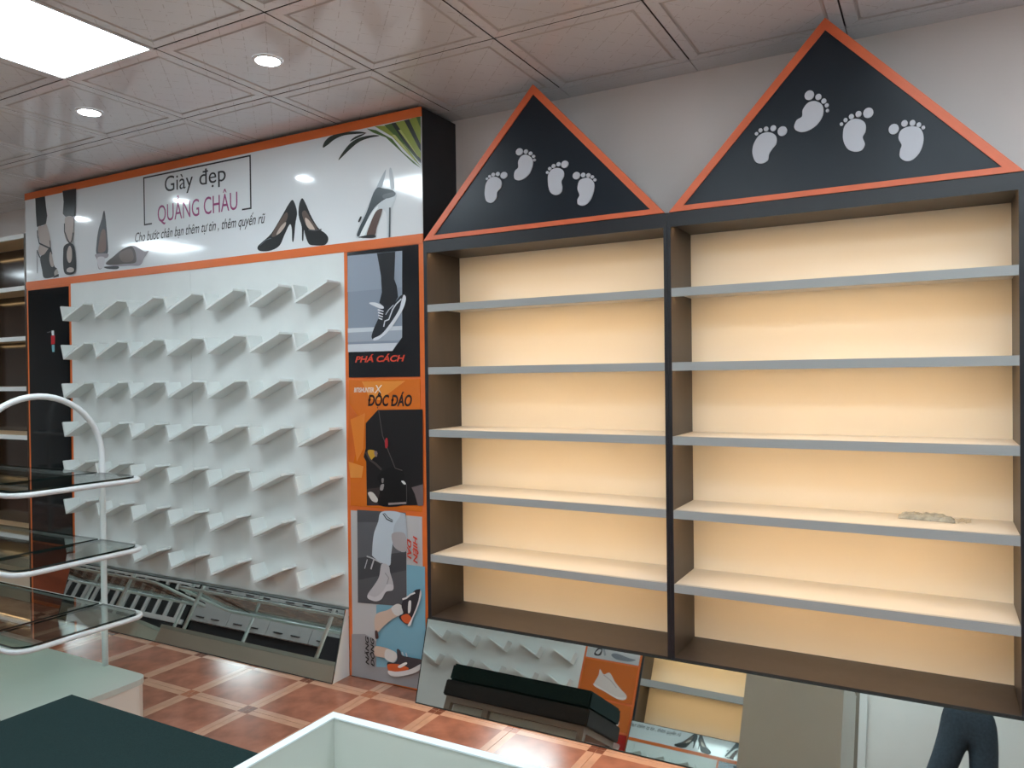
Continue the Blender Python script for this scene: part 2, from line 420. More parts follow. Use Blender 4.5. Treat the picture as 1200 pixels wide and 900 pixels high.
for ix, iy in downs:
    cx, cy = CX0 + (ix + .5) * CP, CY0 + (iy + .5) * CP
    lab = {(-2, -1): 'small round downlight in front of the footprint sign beside the poster column', (-4, -1): 'small round downlight in front of the palm and heels on the banner', (-6, -1): 'small round downlight in front of the lettering on the banner',
           (0, -1): 'unseen small round downlight added in front of the footprint sign over the packet shelf', (-8, -1): 'small round downlight in front of the printed legs on the banner'}.get((ix, iy), 'unseen small round downlight added along the opposite wall' if iy < -2 else 'small round downlight past the end of the banner, row continued out of view')
    t = thing('downlight', lab, 'ceiling light', (cx, cy, ZC), 'round downlights in the ceiling')
    n = 24; b = MB()
    for (ra, za), (rb, zb_) in (((.062, .0005), (.060, -.006)), ((.060, -.006), (.050, -.006)), ((.050, -.006), (.048, -.001))):
        for k in range(n):
            a0, a1 = 2 * math.pi * k / n, 2 * math.pi * (k + 1) / n
            b.face([(cx + ra * math.cos(a0), cy + ra * math.sin(a0), ZC + za), (cx + ra * math.cos(a1), cy + ra * math.sin(a1), ZC + za),
                    (cx + rb * math.cos(a1), cy + rb * math.sin(a1), ZC + zb_), (cx + rb * math.cos(a0), cy + rb * math.sin(a0), ZC + zb_)])
    b.build('ring', m_ltring, t)
    MB().prism_z([(cx + .048 * math.cos(2 * math.pi * k / n), cy + .048 * math.sin(2 * math.pi * k / n)) for k in range(n)], ZC - .005, ZC - .001).build('lens', m_down, t)

# ================================================================== PEG DISPLAY UNIT WITH BANNER
XL, X0, XPL, XPR = -5.505, -2.163, -4.996, -2.658
ZT, ZB2, ZB1 = 2.829, 2.222, 2.176      # top of banner board, bottom of banner print, bottom of the orange strip
pu = thing('peg_display_unit', 'tall white shoe display wall with rows of angled rests under a wide banner', 'display wall', ((XL + X0) / 2, YF, 0))
b = MB()
b.box(XL, XL + .018, YF + .004, -.002, 0, ZT); b.box(X0 - .018, X0, YF + .004, -.002, 0, ZT)
b.box(XL + .018, X0 - .018, -.014, -.002, 0, ZT); b.box(XL + .018, X0 - .018, YF + .004, -.014, ZT - .018, ZT)
b.build('carcass', m_black, pu)
# banner board
bn = MB().box(XL + .001, X0 - .001, YF, YF + .004, ZB2, ZT - .045).build('banner', m_ban, pu)
MB().box(XL, X0, YF - .003, YF + .004, ZT - .045, ZT + .001).build('orange_strip', m_orange, pu)
MB().box(XL, X0, YF - .003, YF + .004, ZB1, ZB2).build('orange_strip', m_orange, pu)
YP = YF - .0006
c1 = crop(20, 210, 7.5); c3 = crop(290, 130, 5.295)
K = (26, 30, 33); SK = (186, 172, 165)
def sh(c, pts, col_, s=True, n=5): p = [c(*q) for q in pts]; return (sm(p, n) if s else p, col_)
art('printed_legs', bn, [
    sh(c1, [(160, 158), (245, 143), (255, 240), (266, 320), (255, 395), (175, 420), (166, 300)], K, False),
    sh(c1, [(187, 418), (225, 412), (258, 395), (285, 480), (298, 560), (290, 615), (215, 672), (188, 620), (205, 560), (190, 500)], SK),
    sh(c1, [(205, 690), (245, 655), (285, 600), (300, 605), (310, 680), (330, 765), (352, 785), (330, 815), (330, 850), (300, 866), (238, 866), (222, 800)], K),
    sh(c1, [(300, 640), (315, 700), (325, 760), (305, 770), (287, 720), (288, 660)], SK),
    sh(c1, [(330, 815), (352, 790), (366, 820), (355, 845), (335, 850)], (170, 165, 160)),
    sh(c1, [(330, 850), (370, 832), (370, 856), (320, 868)], K, False),
    (line([c1(*q) for q in ((182, 450), (184, 500), (200, 565), (285, 605))], .011), K),
    (line([c1(*q) for q in ((292, 540), (300, 610), (312, 660))], .008), K),
    (line([c1(*q) for q in ((180, 625), (205, 690))], .011), K), (line([c1(*q) for q in ((178, 640), (184, 825))], .005), K),
    sh(c1, [(405, 105), (525, 82), (522, 200), (518, 320), (480, 338), (430, 330), (408, 305), (415, 200)], K, False),
    sh(c1, [(432, 335), (500, 338), (500, 450), (495, 540), (475, 570), (440, 540), (420, 470), (425, 400)], SK),
    sh(c1, [(420, 590), (470, 562), (508, 590), (522, 700), (522, 800), (500, 832), (460, 842), (425, 825), (412, 760), (412, 660)], K),
    sh(c1, [(470, 585), (488, 620), (490, 690), (478, 730), (460, 732), (445, 690), (448, 630)], SK),
    sh(c1, [(475, 775), (505, 785), (505, 810), (475, 820), (445, 812), (448, 788)], (190, 182, 178)),
    (line([c1(*q) for q in ((425, 390), (425, 460), (450, 530), (475, 570))], .011), K),
    (line([c1(*q) for q in ((503, 470), (490, 540), (470, 580))], .010), K)], YP)
G1 = (150, 142, 148); G2 = (70, 58, 52)
art('printed_pumps', bn, [
    sh(c1, [(760, 285), (772, 290), (785, 400), (795, 520), (800, 640), (765, 662), (700, 660), (700, 560), (715, 450), (745, 350)], (62, 64, 68)),
    sh(c1, [(755, 440), (775, 450), (785, 540), (775, 630), (715, 640), (722, 550), (738, 470)], (120, 92, 84)),
    sh(c1, [(690, 660), (800, 655), (795, 690), (770, 700), (765, 760), (735, 792), (715, 780), (705, 710)], G1),
    sh(c1, [(710, 690), (770, 688), (765, 760), (738, 785), (718, 770)], (205, 203, 208)),
    sh(c1, [(780, 742), (850, 680), (920, 620), (1000, 585), (1045, 590), (1120, 635), (1160, 630), (1120, 690), (1085, 755), (1000, 760), (860, 765)], G1),
    sh(c1, [(785, 742), (860, 672), (930, 618), (1000, 588), (1035, 620), (1050, 680), (1040, 735), (940, 745), (860, 752)], G2),
    sh(c1, [(900, 660), (960, 620), (1010, 620), (1030, 690), (1000, 725), (930, 725)], (104, 84, 76)),
    sh(c1, [(770, 770), (890, 765), (885, 790), (800, 788)], (60, 62, 66))], YP)
KB = (24, 26, 29)
art('printed_heels', bn, [
    sh(c3, [(65, 840), (90, 815), (135, 775), (165, 735), (215, 650), (255, 580), (280, 552), (300, 590), (308, 640), (298, 700), (288, 800), (278, 806), (275, 730), (262, 705), (230, 770), (200, 835), (150, 865), (95, 872), (66, 862)], KB),
    sh(c3, [(150, 775), (190, 700), (240, 630), (250, 660), (215, 735), (180, 775)], (96, 80, 72)),
    sh(c3, [(180, 768), (205, 720), (238, 690), (235, 715), (205, 755)], (196, 178, 166)),
    sh(c3, [(318, 620), (325, 570), (342, 542), (365, 580), (395, 650), (440, 725), (490, 765), (503, 800), (480, 832), (420, 835), (382, 825), (360, 770), (352, 740), (348, 800), (340, 800), (338, 720), (322, 665)], KB),
    sh(c3, [(340, 640), (362, 620), (400, 680), (435, 730), (405, 742), (372, 720)], (96, 80, 72)),
    sh(c3, [(360, 665), (385, 680), (420, 735), (395, 738), (368, 710)], (206, 186, 172)),
    (line([c3(*q) for q in ((380, 738), (420, 742), (462, 735))], .006), (80, 80, 84)),
    (line([c3(*q) for q in ((80, 835), (120, 800), (150, 790))], .005), (84, 92, 100))], YP)
art('printed_white_heel', bn, [
    sh(c3, [(800, 480), (845, 385), (860, 370), (835, 470)], (168, 176, 184)), sh(c3, [(880, 372), (895, 360), (912, 470), (890, 480)], (186, 193, 199)),
    sh(c3, [(672, 780), (690, 720), (725, 640), (760, 560), (795, 490), (840, 482), (915, 500), (925, 535), (905, 590), (890, 640), (880, 788), (868, 788), (866, 660), (850, 618), (820, 610), (790, 640), (760, 720), (735, 785), (700, 792)], (204, 210, 214)),
    sh(c3, [(795, 487), (850, 482), (905, 495), (915, 525), (860, 545), (800, 590), (755, 655), (700, 770), (680, 770), (700, 715), (740, 630)], (58, 68, 74)),
    sh(c3, [(700, 770), (760, 655), (800, 600), (812, 600), (775, 670), (720, 785)], (236, 240, 241)),
    sh(c3, [(845, 520), (915, 505), (912, 530), (850, 545)], (88, 96, 102)),
    sh(c3, [(740, 785), (765, 700), (800, 625), (838, 608), (832, 640), (805, 720), (790, 775)], (92, 66, 58)),
    sh(c3, [(690, 785), (770, 768), (800, 778), (775, 790)], (30, 30, 32)),
    (line([c3(*q) for q in ((886, 600), (884, 785))], .010), (70, 76, 82)),
    sh(c3, [(690, 685), (705, 655), (712, 662), (698, 690)], KB)], YP)
LG, LY, LD = (74, 104, 44), (142, 156, 62), (36, 44, 36)
art('printed_palm', bn, [
    sh(c3, [(468, 228), (480, 190), (520, 155), (600, 132), (690, 128), (740, 138), (690, 142), (600, 152), (540, 178), (500, 210)], LD),
    sh(c3, [(566, 306), (590, 260), (640, 200), (700, 165), (780, 150), (820, 155), (750, 170), (690, 195), (630, 245)], LD),
    sh(c3, [(636, 190), (670, 160), (730, 140), (720, 150), (680, 170)], LD),
    sh(c3, [(740, 110), (800, 120), (900, 175), (960, 250), (1040, 320), (1076, 355), (1030, 325), (940, 240), (860, 165), (780, 135)], LG, False),
    sh(c3, [(790, 96), (850, 92), (930, 160), (1000, 240), (1078, 345), (1000, 270), (900, 160)], LY, False),
    sh(c3, [(850, 90), (895, 78), (960, 160), (1020, 240), (1078, 330), (980, 215)], LG, False),
    sh(c3, [(895, 78), (930, 70), (1000, 170), (1078, 300), (1078, 325), (970, 190)], LD, False),
    sh(c3, [(920, 72), (975, 60), (1040, 170), (1078, 260), (1078, 302), (1010, 200)], LY, False),
    sh(c3, [(975, 60), (1005, 52), (1078, 200), (1078, 255)], LD, False),
    sh(c3, [(1005, 52), (1050, 40), (1078, 110), (1078, 210)], LY, False),
    sh(c3, [(1050, 40), (1078, 36), (1078, 110)], LG, False),
    sh(c3, [(900, 150), (920, 150), (1040, 300), (1030, 300)], (186, 192, 120), False),
    sh(c3, [(940, 120), (956, 118), (1070, 290), (1058, 280)], (176, 184, 100), False)], YP)
# banner lettering and its open frame
m_ink = ink((30, 32, 36)); m_pink = ink((150, 58, 112))
zf0, zf1, xf0, xf1 = 2.478, 2.772, -4.238, -3.315
b = MB(); yy = YP
for a in ((xf0, xf0 + .011, zf0, zf1), (xf0, xf1, zf1 - .009, zf1), (xf1 - .011, xf1, zf0 - .005, zf1), (xf0, xf0 + .075, zf0, zf0 + .009), (xf1 - .075, xf1, zf0 - .005, zf0 + .004)):
    b.flat([(a[0], a[2]), (a[1], a[2]), (a[1], a[3]), (a[0], a[3])], yy)
b.build('printed_frame', m_ink, bn)
text_mesh('lettering', 'Giày', m_ink, bn, -4.04, -3.79, 2.657, .090, YP - .0003)
text_mesh('lettering', 'đẹp', m_ink, bn, -3.735, -3.515, 2.657, .090, YP - .0003)
text_mesh('lettering', 'QUẢNG CHÂU', m_pink, bn, -4.108, -3.425, 2.484, .098, YP - .0003)
text_mesh('lettering', 'Cho bước chân bạn thêm tự tin , thêm quyến rũ', m_ink, bn, -4.325, -3.212, 2.385, .056, YP - .0003, shear=.35, bold=.006)
# white back boards and the shoe rests
XM = (XPL + XPR) / 2
MB().box(XPL, XM - .0015, YF, YF + .018, .352, ZB1).build('back_board', m_peg, pu)
MB().box(XM + .0015, XPR, YF, YF + .018, .352, ZB1).build('back_board', m_peg, pu)
MB().box(XPL, XPR, YF + .018, -.014, .3, .352).build('rail', m_peg, pu)
def rest_mesh(sx=1., sz=1., depth=.10, t=.013):
    P = [(-.027, .092), (0, 0), (.222, .094)]
    P = [(x * sx, z * sz) for x, z in P]
    # inner offset (upper side) of the bent board
    d1 = (Vector(P[1]) - Vector(P[0])).normalized(); d2 = (Vector(P[2]) - Vector(P[1])).normalized()
    n1 = Vector((-d1.y, d1.x)); n2 = Vector((-d2.y, d2.x))
    q0 = Vector(P[0]) + n1 * t; q2 = Vector(P[2]) + n2 * t
    mid = (n1 + n2).normalized(); q1 = Vector(P[1]) + mid * (t / mid.dot(n1))
    b = MB(); y0, y1 = -depth, 0
    A = [P[0], P[1], tuple(q1), tuple(q0)]; B = [P[1], P[2], tuple(q2), tuple(q1)]
    for Q in (A, B):
        b.hexa([(x, y0, z) for x, z in Q], [(x, y1, z) for x, z in Q])
    return b
o = rest_mesh().build('shoe_rest', m_peg, pu, origin=(0, 0, 0)); rm = o.data; bpy.data.objects.remove(o)
for r in range(7):
    for c in range(7):
        o = bpy.data.objects.new('shoe_rest', rm); col.objects.link(o); o.parent = pu
        o.location = Vector((-4.925 + .337 * c, YF, 1.922 - .2488 * r)) - ORG[pu.name]
# poster column beside the lit shelves
def column(x0, x1, nm, ztop):
    return MB().box(x0, x1, YF, YF + .018, 0.004, ztop).build(nm, m_orange, pu)
cr = column(XPR, X0, 'poster_column', ZB1); clf = column(XL, XPL, 'poster_column', ZB1)
ya = YF - .003
def poster(name, x0, x1, z0, z1, c, parent): return MB().box(x0, x1, ya, YF, z0, z1).build(name, ink(c, .14), parent)
pxl, pxr = -2.634, -2.190
cA = crop(400, 280, 5.294); cB = crop(400, 435, 5.294); cC = crop(405, 590, 6.923); cD = crop(405, 700, 6.43)
zA0 = cA(270, 857)[1]; zA1 = ZB1 - .004
pA = poster('poster', pxl, pxr, zA0, zA1, (24, 25, 30), cr); pA['label'] = 'black poster of a dark sneaker stepping down, red lettering'
yb = ya - .0005
art('printed_sneaker', pA, [
    sh(cA, [(42, 106), (380, 74), (380, 610), (320, 695), (46, 702)], (136, 146, 160), False),
    sh(cA, [(42, 106), (380, 74), (380, 300), (42, 330)], (146, 156, 170), False),
    sh(cA, [(44, 558), (380, 540), (380, 610), (365, 630), (44, 640)], (160, 168, 180), False),
    sh(cA, [(44, 555), (380, 540), (380, 565), (44, 582)], (200, 206, 212), False),
    sh(cA, [(45, 655), (352, 645), (320, 695), (46, 702)], (206, 210, 216), False),
    sh(cA, [(225, 90), (338, 80), (335, 180), (332, 250), (348, 292), (356, 360), (330, 410), (270, 425), (240, 395), (256, 330), (250, 230), (236, 150)], (22, 24, 30), False),
    sh(cA, [(250, 412), (320, 410), (372, 352), (398, 352), (404, 385), (375, 450), (330, 530), (265, 605), (215, 628), (192, 610), (205, 560), (235, 490), (246, 440)], (30, 34, 42)),
    sh(cA, [(392, 348), (406, 368), (392, 425), (350, 500), (300, 570), (250, 615), (212, 630), (204, 618), (255, 590), (312, 520), (362, 440), (378, 385)], (214, 218, 224)),
    (line([cA(*q) for q in ((268, 545), (275, 510), (300, 500), (322, 440), (345, 405), (378, 372))], .007), (208, 212, 218)),
    (line([cA(*q) for q in ((280, 470), (300, 440), (330, 410))], .005), (190, 196, 204)),
    sh(cA, [(178, 400), (215, 395), (262, 415), (268, 432), (240, 430)], (216, 218, 222)),
    ] + [(line([cA(*q) for q in ((232 + k * 2, 440 + 17 * k), (268 - k * 2, 450 + 17 * k))], .006), (222, 224, 228)) for k in range(4)], yb)
m_red = ink((206, 68, 46))
x0_, z0_ = cA(88, 766); x1_, _ = cA(398, 755); _, zt_ = cA(230, 726)
text_mesh('lettering', 'PHÁ CÁCH', m_red, pA, x0_, x1_, cA(230, 762)[1], zt_ - cA(230, 762)[1], yb - .0003, bold=.03, shear=.25)
zB0 = cC(40, 35)[1]; zB1_ = cB(40, 45)[1]
pB = poster('poster', pxl, pxr, zB0 + .012, zA0 - .012, (214, 112, 38), cr); pB['label'] = 'orange poster with a dark picture of boots'
art('printed_boots', pB, [
    sh(cB, [(130, 65), (400, 60), (240, 180), (180, 170)], (228, 140, 52), False),
    sh(cB, [(50, 200), (140, 320), (60, 640), (45, 500)], (206, 98, 30), False),
    sh(cB, [(48, 560), (140, 590), (130, 660), (60, 660)], (226, 142, 60), False),
    sh(cB, [(60, 300), (150, 260), (140, 480), (100, 560)], (222, 126, 42), False),
    sh(cB, [(230, 240), (508, 236), (512, 830), (163, 832), (158, 560), (142, 530), (155, 480), (155, 322)], (26, 24, 26), False),
    sh(cB, [(164, 730), (240, 720), (250, 830), (166, 832)], (58, 48, 48), False),
    sh(cB, [(440, 720), (512, 700), (512, 832), (480, 834), (460, 760)], (112, 98, 98), False),
    sh(cB, [(300, 600), (380, 600), (400, 690), (410, 820), (240, 830), (250, 720), (230, 650)], (14, 14, 16)),
    sh(cB, [(168, 495), (200, 488), (230, 510), (200, 540), (190, 550)], (196, 148, 50)),
    sh(cB, [(210, 495), (228, 500), (225, 530), (212, 520)], (130, 110, 110)),
    (line([cB(*q) for q in ((158, 500), (185, 550), (220, 575), (255, 610))], .012), (74, 64, 62)),
    (line([cB(*q) for q in ((238, 245), (262, 400), (300, 500), (340, 600), (385, 615))], .005), (92, 84, 84)),
    sh(cB, [(278, 425), (292, 415), (295, 465), (280, 475)], (170, 44, 52)),
    sh(cB, [(172, 755), (200, 750), (232, 790), (225, 812), (195, 800)], (206, 196, 188)),
    sh(cB, [(378, 680), (395, 680), (408, 698), (395, 700)], (220, 218, 214)),
    sh(cB, [(252, 705), (272, 700), (265, 735), (248, 735)], (150, 144, 142)), sh(cB, [(258, 665), (270, 665), (268, 690), (258, 688)], (130, 124, 122)),
    (line([cB(*q) for q in ((412, 700), (414, 820))], .004), (86, 80, 80)),
    (line([cB(*q) for q in ((300, 822), (410, 815))], .010), (150, 136, 132))], yb)
text_mesh('lettering', 'BITISHUNTER', ink((236, 226, 214)), pB, cB(82, 130)[0], cB(205, 130)[0], cB(140, 130)[1], .022, yb - .0003, bold=.02, shear=.2)
text_mesh('lettering', 'X', ink((236, 226, 214)), pB, cB(208, 135)[0], cB(256, 135)[0], cB(230, 136)[1], .040, yb - .0003, shear=.2)
text_mesh('lettering', 'ĐỘC ĐÁO', ink((38, 20, 16)), pB, cB(168, 215)[0], cB(442, 215)[0], cB(300, 214)[1], .052, yb - .0003, bold=.03, shear=.25)
pC = poster('poster', pxl, pxr, .045, zB0 - .012, (188, 186, 186), cr); pC['label'] = 'pale grey and blue poster of white and orange sneakers'
BL = (120, 168, 186)
art('printed_trainers', pC, [
    sh(cD, [(50, 275), (150, 275), (235, 330), (235, 520), (590, 545), (560, 690), (50, 588)], (150, 148, 150), False),
    [cC(500, 495), cC(648, 512), cD(606, 300), cD(592, 535), cD(235, 522), cD(235, 55), cC(500, 800)] and ([cC(500, 495), cC(648, 512), cD(606, 300), cD(592, 535), cD(235, 522), cD(235, 55), cC(500, 800)], BL),
    sh(cC, [(98, 50), (492, 74), (500, 835), (105, 802)], (96, 96, 100), False),
    sh(cC, [(98, 50), (300, 62), (290, 150), (100, 150)], (78, 78, 82), False),
    sh(cC, [(104, 440), (498, 390), (498, 540), (104, 620)], (66, 66, 70), False),
    sh(cC, [(104, 620), (498, 540), (500, 835), (105, 802)], (84, 84, 88), False),
    sh(cC, [(300, 66), (460, 75), (494, 120), (498, 380), (400, 350), (380, 260), (340, 180)], (176, 184, 192)),
    sh(cC, [(300, 66), (450, 76), (400, 180), (390, 300), (375, 420), (365, 500), (300, 480), (230, 430), (222, 390), (235, 250), (270, 150)], (190, 200, 208)),
    sh(cC, [(380, 250), (450, 230), (495, 260), (497, 385), (410, 360)], (168, 160, 160)),
    (line([cC(*q) for q in ((310, 80), (340, 125), (388, 148))], .006), (34, 36, 44)), (line([cC(*q) for q in ((322, 76), (352, 112), (390, 136))], .004), (34, 36, 44)),
    sh(cC, [(300, 490), (355, 500), (370, 560), (395, 650), (390, 700), (330, 715), (300, 770), (250, 790), (190, 765), (190, 730), (240, 660), (280, 590)], (186, 182, 184)),
    sh(cC, [(195, 740), (250, 755), (310, 710), (345, 655), (392, 660), (390, 700), (335, 715), (300, 772), (250, 790), (190, 768)], (200, 196, 198)),
    (line([cC(*q) for q in ((180, 425), (222, 440), (300, 480))], .007), (186, 186, 190)), (line([cC(*q) for q in ((186, 450), (164, 525))], .005), (186, 186, 190)),
    (line([cC(*q) for q in ((240, 450), (215, 530))], .008), (186, 186, 190)),
    (line([cC(*q) for q in ((330, 560), (360, 600), (345, 650))], .006), (150, 146, 148)),
    # upper running shoe with its bare leg
    sh(cD, [(235, 130), (330, 90), (400, 45), (440, 70), (430, 120), (360, 160), (300, 210), (238, 260)], (204, 178, 160)),
    sh(cD, [(355, 75), (400, 45), (440, 70), (440, 115), (400, 135), (370, 115)], (208, 204, 200)),
    sh(cD, [(232, 250), (250, 250), (258, 300), (236, 305)], (70, 50, 50)),
    sh(cD, [(432, 60), (450, 10), (490, -10), (530, -55), (555, -65), (575, -60), (572, 0), (545, 80), (510, 165), (480, 200), (440, 180), (415, 150), (420, 130), (445, 115)], (44, 42, 48)),
    sh(cD, [(430, 140), (475, 120), (505, 150), (490, 190), (450, 182)], (206, 92, 46)),
    sh(cD, [(485, 30), (505, 25), (500, 100), (482, 110)], (216, 212, 208)),
    sh(cD, [(575, -60), (582, -20), (555, 70), (520, 150), (500, 205), (480, 205), (505, 160), (540, 80), (562, 10)], (216, 212, 210)),
    (line([cD(*q) for q in ((440, 10), (470, 0), (500, -25), (535, -40))], .008), (214, 212, 212)),
    # lower running shoe with its bare leg
    sh(cD, [(235, 365), (300, 370), (345, 385), (390, 410), (400, 450), (370, 482), (310, 450), (235, 432)], (204, 178, 160)),
    sh(cD, [(320, 385), (390, 408), (398, 455), (370, 484), (310, 452)], (212, 208, 204)),
    sh(cD, [(400, 385), (425, 395), (440, 430), (500, 445), (590, 465), (580, 500), (500, 540), (400, 550), (340, 545), (325, 495), (340, 480), (380, 485), (402, 460)], (58, 56, 62)),
    sh(cD, [(330, 500), (400, 495), (480, 520), (480, 540), (400, 552), (345, 550)], (206, 92, 46)),
    sh(cD, [(410, 510), (465, 482), (475, 495), (425, 525)], (226, 222, 218)),
    sh(cD, [(335, 545), (400, 552), (500, 535), (580, 495), (584, 520), (540, 560), (440, 585), (380, 590), (345, 575)], (212, 208, 206)),
    (line([cD(*q) for q in ((440, 405), (450, 430))], .006), (206, 206, 206)), (line([cD(*q) for q in ((470, 410), (478, 440))], .006), (206, 206, 206)),
    ], yb)
zt = cC(580, 258)[1]; zl = cC(580, 482)[1]
text_mesh('lettering', 'HIỆN', m_red, pC, zt, zl, cC(565, 300)[0], .023, yb - .013, bold=.03, shear=.25, rot=-90)
text_mesh('lettering', 'ĐẠI', m_red, pC, cC(530, 282)[1], cC(530, 445)[1], cC(516, 300)[0], .023, yb - .013, bold=.03, shear=.25, rot=-90)
text_mesh('lettering', 'NĂNG', ink((24, 22, 24)), pC, cD(180, 500)[1], cD(180, 285)[1], cD(190, 400)[0], .020, yb - .013, bold=.03, shear=.25, rot=90)
text_mesh('lettering', 'ĐỘNG', ink((24, 22, 24)), pC, cD(215, 512)[1], cD(215, 295)[1], cD(230, 400)[0], .020, yb - .013, bold=.03, shear=.25, rot=90)
# poster column at the far end: black picture above, rust red one below
pD = MB().box(XL + .022, XPL - .022, ya, YF, .44, ZB1 - .015).build('poster', mat('black_poster', (20, 24, 27), .07, var=.3, scale=5), clf); pD['label'] = 'glossy black poster behind the glass stand'
pE = MB().box(XL + .022, XPL - .022, ya, YF, .03, .425).build('poster', mat('rust_poster', (134, 66, 44), .12, var=.3, scale=4, stretch=(.4, 1, 2)), clf); pE['label'] = 'rust red lower poster'
cE = crop(0, 330, 6.43)
art('painted_reflection', pD, [sh(cE, [(392, 370), (410, 368), (412, 405), (394, 405)], (226, 230, 232), False), sh(cE, [(388, 408), (418, 405), (418, 470), (390, 475)], (206, 40, 52), False),
    sh(cE, [(394, 478), (416, 476), (416, 530), (398, 530)], (120, 178, 190), False), sh(cE, [(360, 382), (388, 376), (388, 380), (362, 386)], (120, 124, 130), False)], yb)  # small reflection of lit things, painted as flat patches on the black poster

# slanted mirror at the foot of the peg wall
def mirror_plinth(name, label, x0, x1, top, bot, side_mat, origin_x):
    t = thing(name, label, 'mirror', ((x0 + x1) / 2, bot[0], 0))
    yb_ = YF - .0005 if bot[0] > -1 else YO + .0005
    sgn = 1 if bot[0] > -1 else -1
    for xs in ((x0, x0 + .012), (x1 - .012, x1)):
        MB().prism_x([(bot[0] + .006 * sgn, 0.001), (yb_, 0.001), (yb_, top[1] - .004), (top[0] + .006 * sgn, top[1] - .004)], *xs).build('side_panel', side_mat, t)
    n = Vector((0, -(top[1] - bot[1]), (top[0] - bot[0]) * sgn)).normalized()
    n = Vector((0, n.y * sgn, n.z))
    d = Vector((0, top[0] - bot[0], top[1] - bot[1]))
    a = Vector((0, bot[0], bot[1] + .001)); k = a + d
    th = n * .004
    def q(x, p): return (x, p.y, p.z)
    MB().hexa([q(x0, a - th), q(x1, a - th), q(x1, a), q(x0, a)], [q(x0, k - th), q(x1, k - th), q(x1, k), q(x0, k)]).build('mirror_glass', m_chrome, t)
    e = n * .0008; w_ = d.normalized() * .005
    b = MB()
    for s0, s1 in ((a, a + w_), (k - w_, k)): b.hexa([q(x0, s0), q(x1, s0), q(x1, s0 + e), q(x0, s0 + e)], [q(x0, s1), q(x1, s1), q(x1, s1 + e), q(x0, s1 + e)])
    for xa, xb in ((x0, x0 + .004), (x1 - .004, x1)): b.hexa([q(xa, a), q(xb, a), q(xb, a + e), q(xa, a + e)], [q(xa, k), q(xb, k), q(xb, k + e), q(xa, k + e)])
    b.build('edge_trim', m_mirredge, t)
    return t
mirror_plinth('slanted_mirror', 'long low slanted mirror under the white shoe rests', XPL + .002, XPR - .002, (-.325, .347), (-.430, 0.), m_white, 0)

# ================================================================== LIT SHELF UNITS WITH GABLES
SH = [1.878, 1.578, 1.278, .978, .677]
ZBOT, ZH0, ZH1 = .377, 2.138, 2.184
def _mk(pts, par, m):
    b = MB(); b.face(pts); return b.build('light_strip', m, par)
def shelf_unit(name, label, x0, x1, xi0, xi1, yfront, ywall, shelves, zbot, zh0, zh1, lip=.034, strip_m=None, cat='shelf unit', group=None, side_z0=0.):
    s = 1 if yfront > -1 else -1        # +1: stands against wall_back, -1: against wall_front
    t = thing(name, label, cat, ((x0 + x1) / 2, yfront, 0), group)
    def bx(nm, a, b_, d0, d1, z0, z1, m, par=None, bev=0):     # d: distance behind the front plane
        return MB().box(a, b_, yfront + s * d0, yfront + s * d1, z0, z1).build(nm, m, par or t, bevel=bev)
    dep = abs(ywall - yfront) - .002
    def strip(a, b_, z, par):
        ya_, yb_ = yfront + s * .021, yfront + s * .033
        return MB().face([(a, ya_, z), (b_, ya_, z), (b_, yb_, z), (a, yb_, z)]) or _mk([(a, ya_, z), (b_, ya_, z), (b_, yb_, z), (a, yb_, z)], par, strip_m or m_strip)
    def edged(nm, a, b_, z0, z1):
        q = MB().box(a, b_, yfront, yfront + s * dep, z0, z1); q.m[2 if s > 0 else 4] = 1
        return q.build(nm, [m_dark, m_black], t)
    edged('side_panel', x0, xi0, side_z0, zh0); edged('side_panel', xi1, x1, side_z0, zh0)
    edged('top_board', x0, x1, zh0, zh1)
    bx('bottom_board', xi0, xi1, .001, dep, zbot - .03, zbot, m_dark)
    bx('back_panel', xi0, xi1, dep - .008, dep, zbot, zh0, m_cream)
    for z in shelves:
        o = bx('shelf', xi0 + .0005, xi1 - .0005, .018, dep - .008, z - .018, z, m_shelf)
        bx('front_edge', xi0 + .0005, xi1 - .0005, .0, .018, z - lip, z, m_edge, o)
        strip(xi0 + .01, xi1 - .01, z - .0195, o)
    o = bx('header_rail', xi0, xi1, .0, .018, zh0 - .012, zh0, m_black)
    strip(xi0 + .01, xi1 - .01, zh0 - .0015, t)
    return t
def gable(t, x0, x1, ax, az, z0, feet, cfun):
    W = .030
    # outer triangle and inner triangle (inset)
    O = [Vector((x0, z0)), Vector((x1, z0)), Vector((ax, az))]
    def inset(P, ws):
        L = []
        for i in range(3):
            p, q = P[i], P[(i + 1) % 3]; d = (q - p).normalized(); n = Vector((-d.y, d.x)); L.append((p + n * ws[i], d))
        R = []
        for i in range(3):
            (p, d), (q, e) = L[i - 1], L[i]
            den = d.x * e.y - d.y * e.x; k = ((q.x - p.x) * e.y - (q.y - p.y) * e.x) / den
            R.append(p + d * k)
        return R
    I = inset(O, (.021, W, W))
    pn = MB().prism_y([tuple(p) for p in O], YF, YF + .017, 0, 1).build('gable_panel', [m_slate, m_orange2], t)
    b = MB()
    for i in range(3):
        a, c, d, e = O[i], O[(i + 1) % 3], I[(i + 1) % 3], I[i]
        b.prism_y([tuple(a), tuple(c), tuple(d), tuple(e)], YF - .006, YF)
    b.build('orange_trim', m_orange2, pn)
    for sole, toes in feet:
        f = MB(); f.prism_y(sm([cfun(*q) for q in sole], 5), YF - .005, YF)
        for (tx, ty, tr) in toes:
            cx, cz = cfun(tx, ty); ex = abs(cfun(tx + tr, ty)[0] - cx); ez = abs(cfun(tx, ty + tr)[1] - cz)
            f.prism_y([(cx + ex * math.cos(k * math.pi / 9), cz + ez * math.sin(k * math.pi / 9)) for k in range(18)], YF - .005, YF)
        f.build('footprint', m_foot, pn)
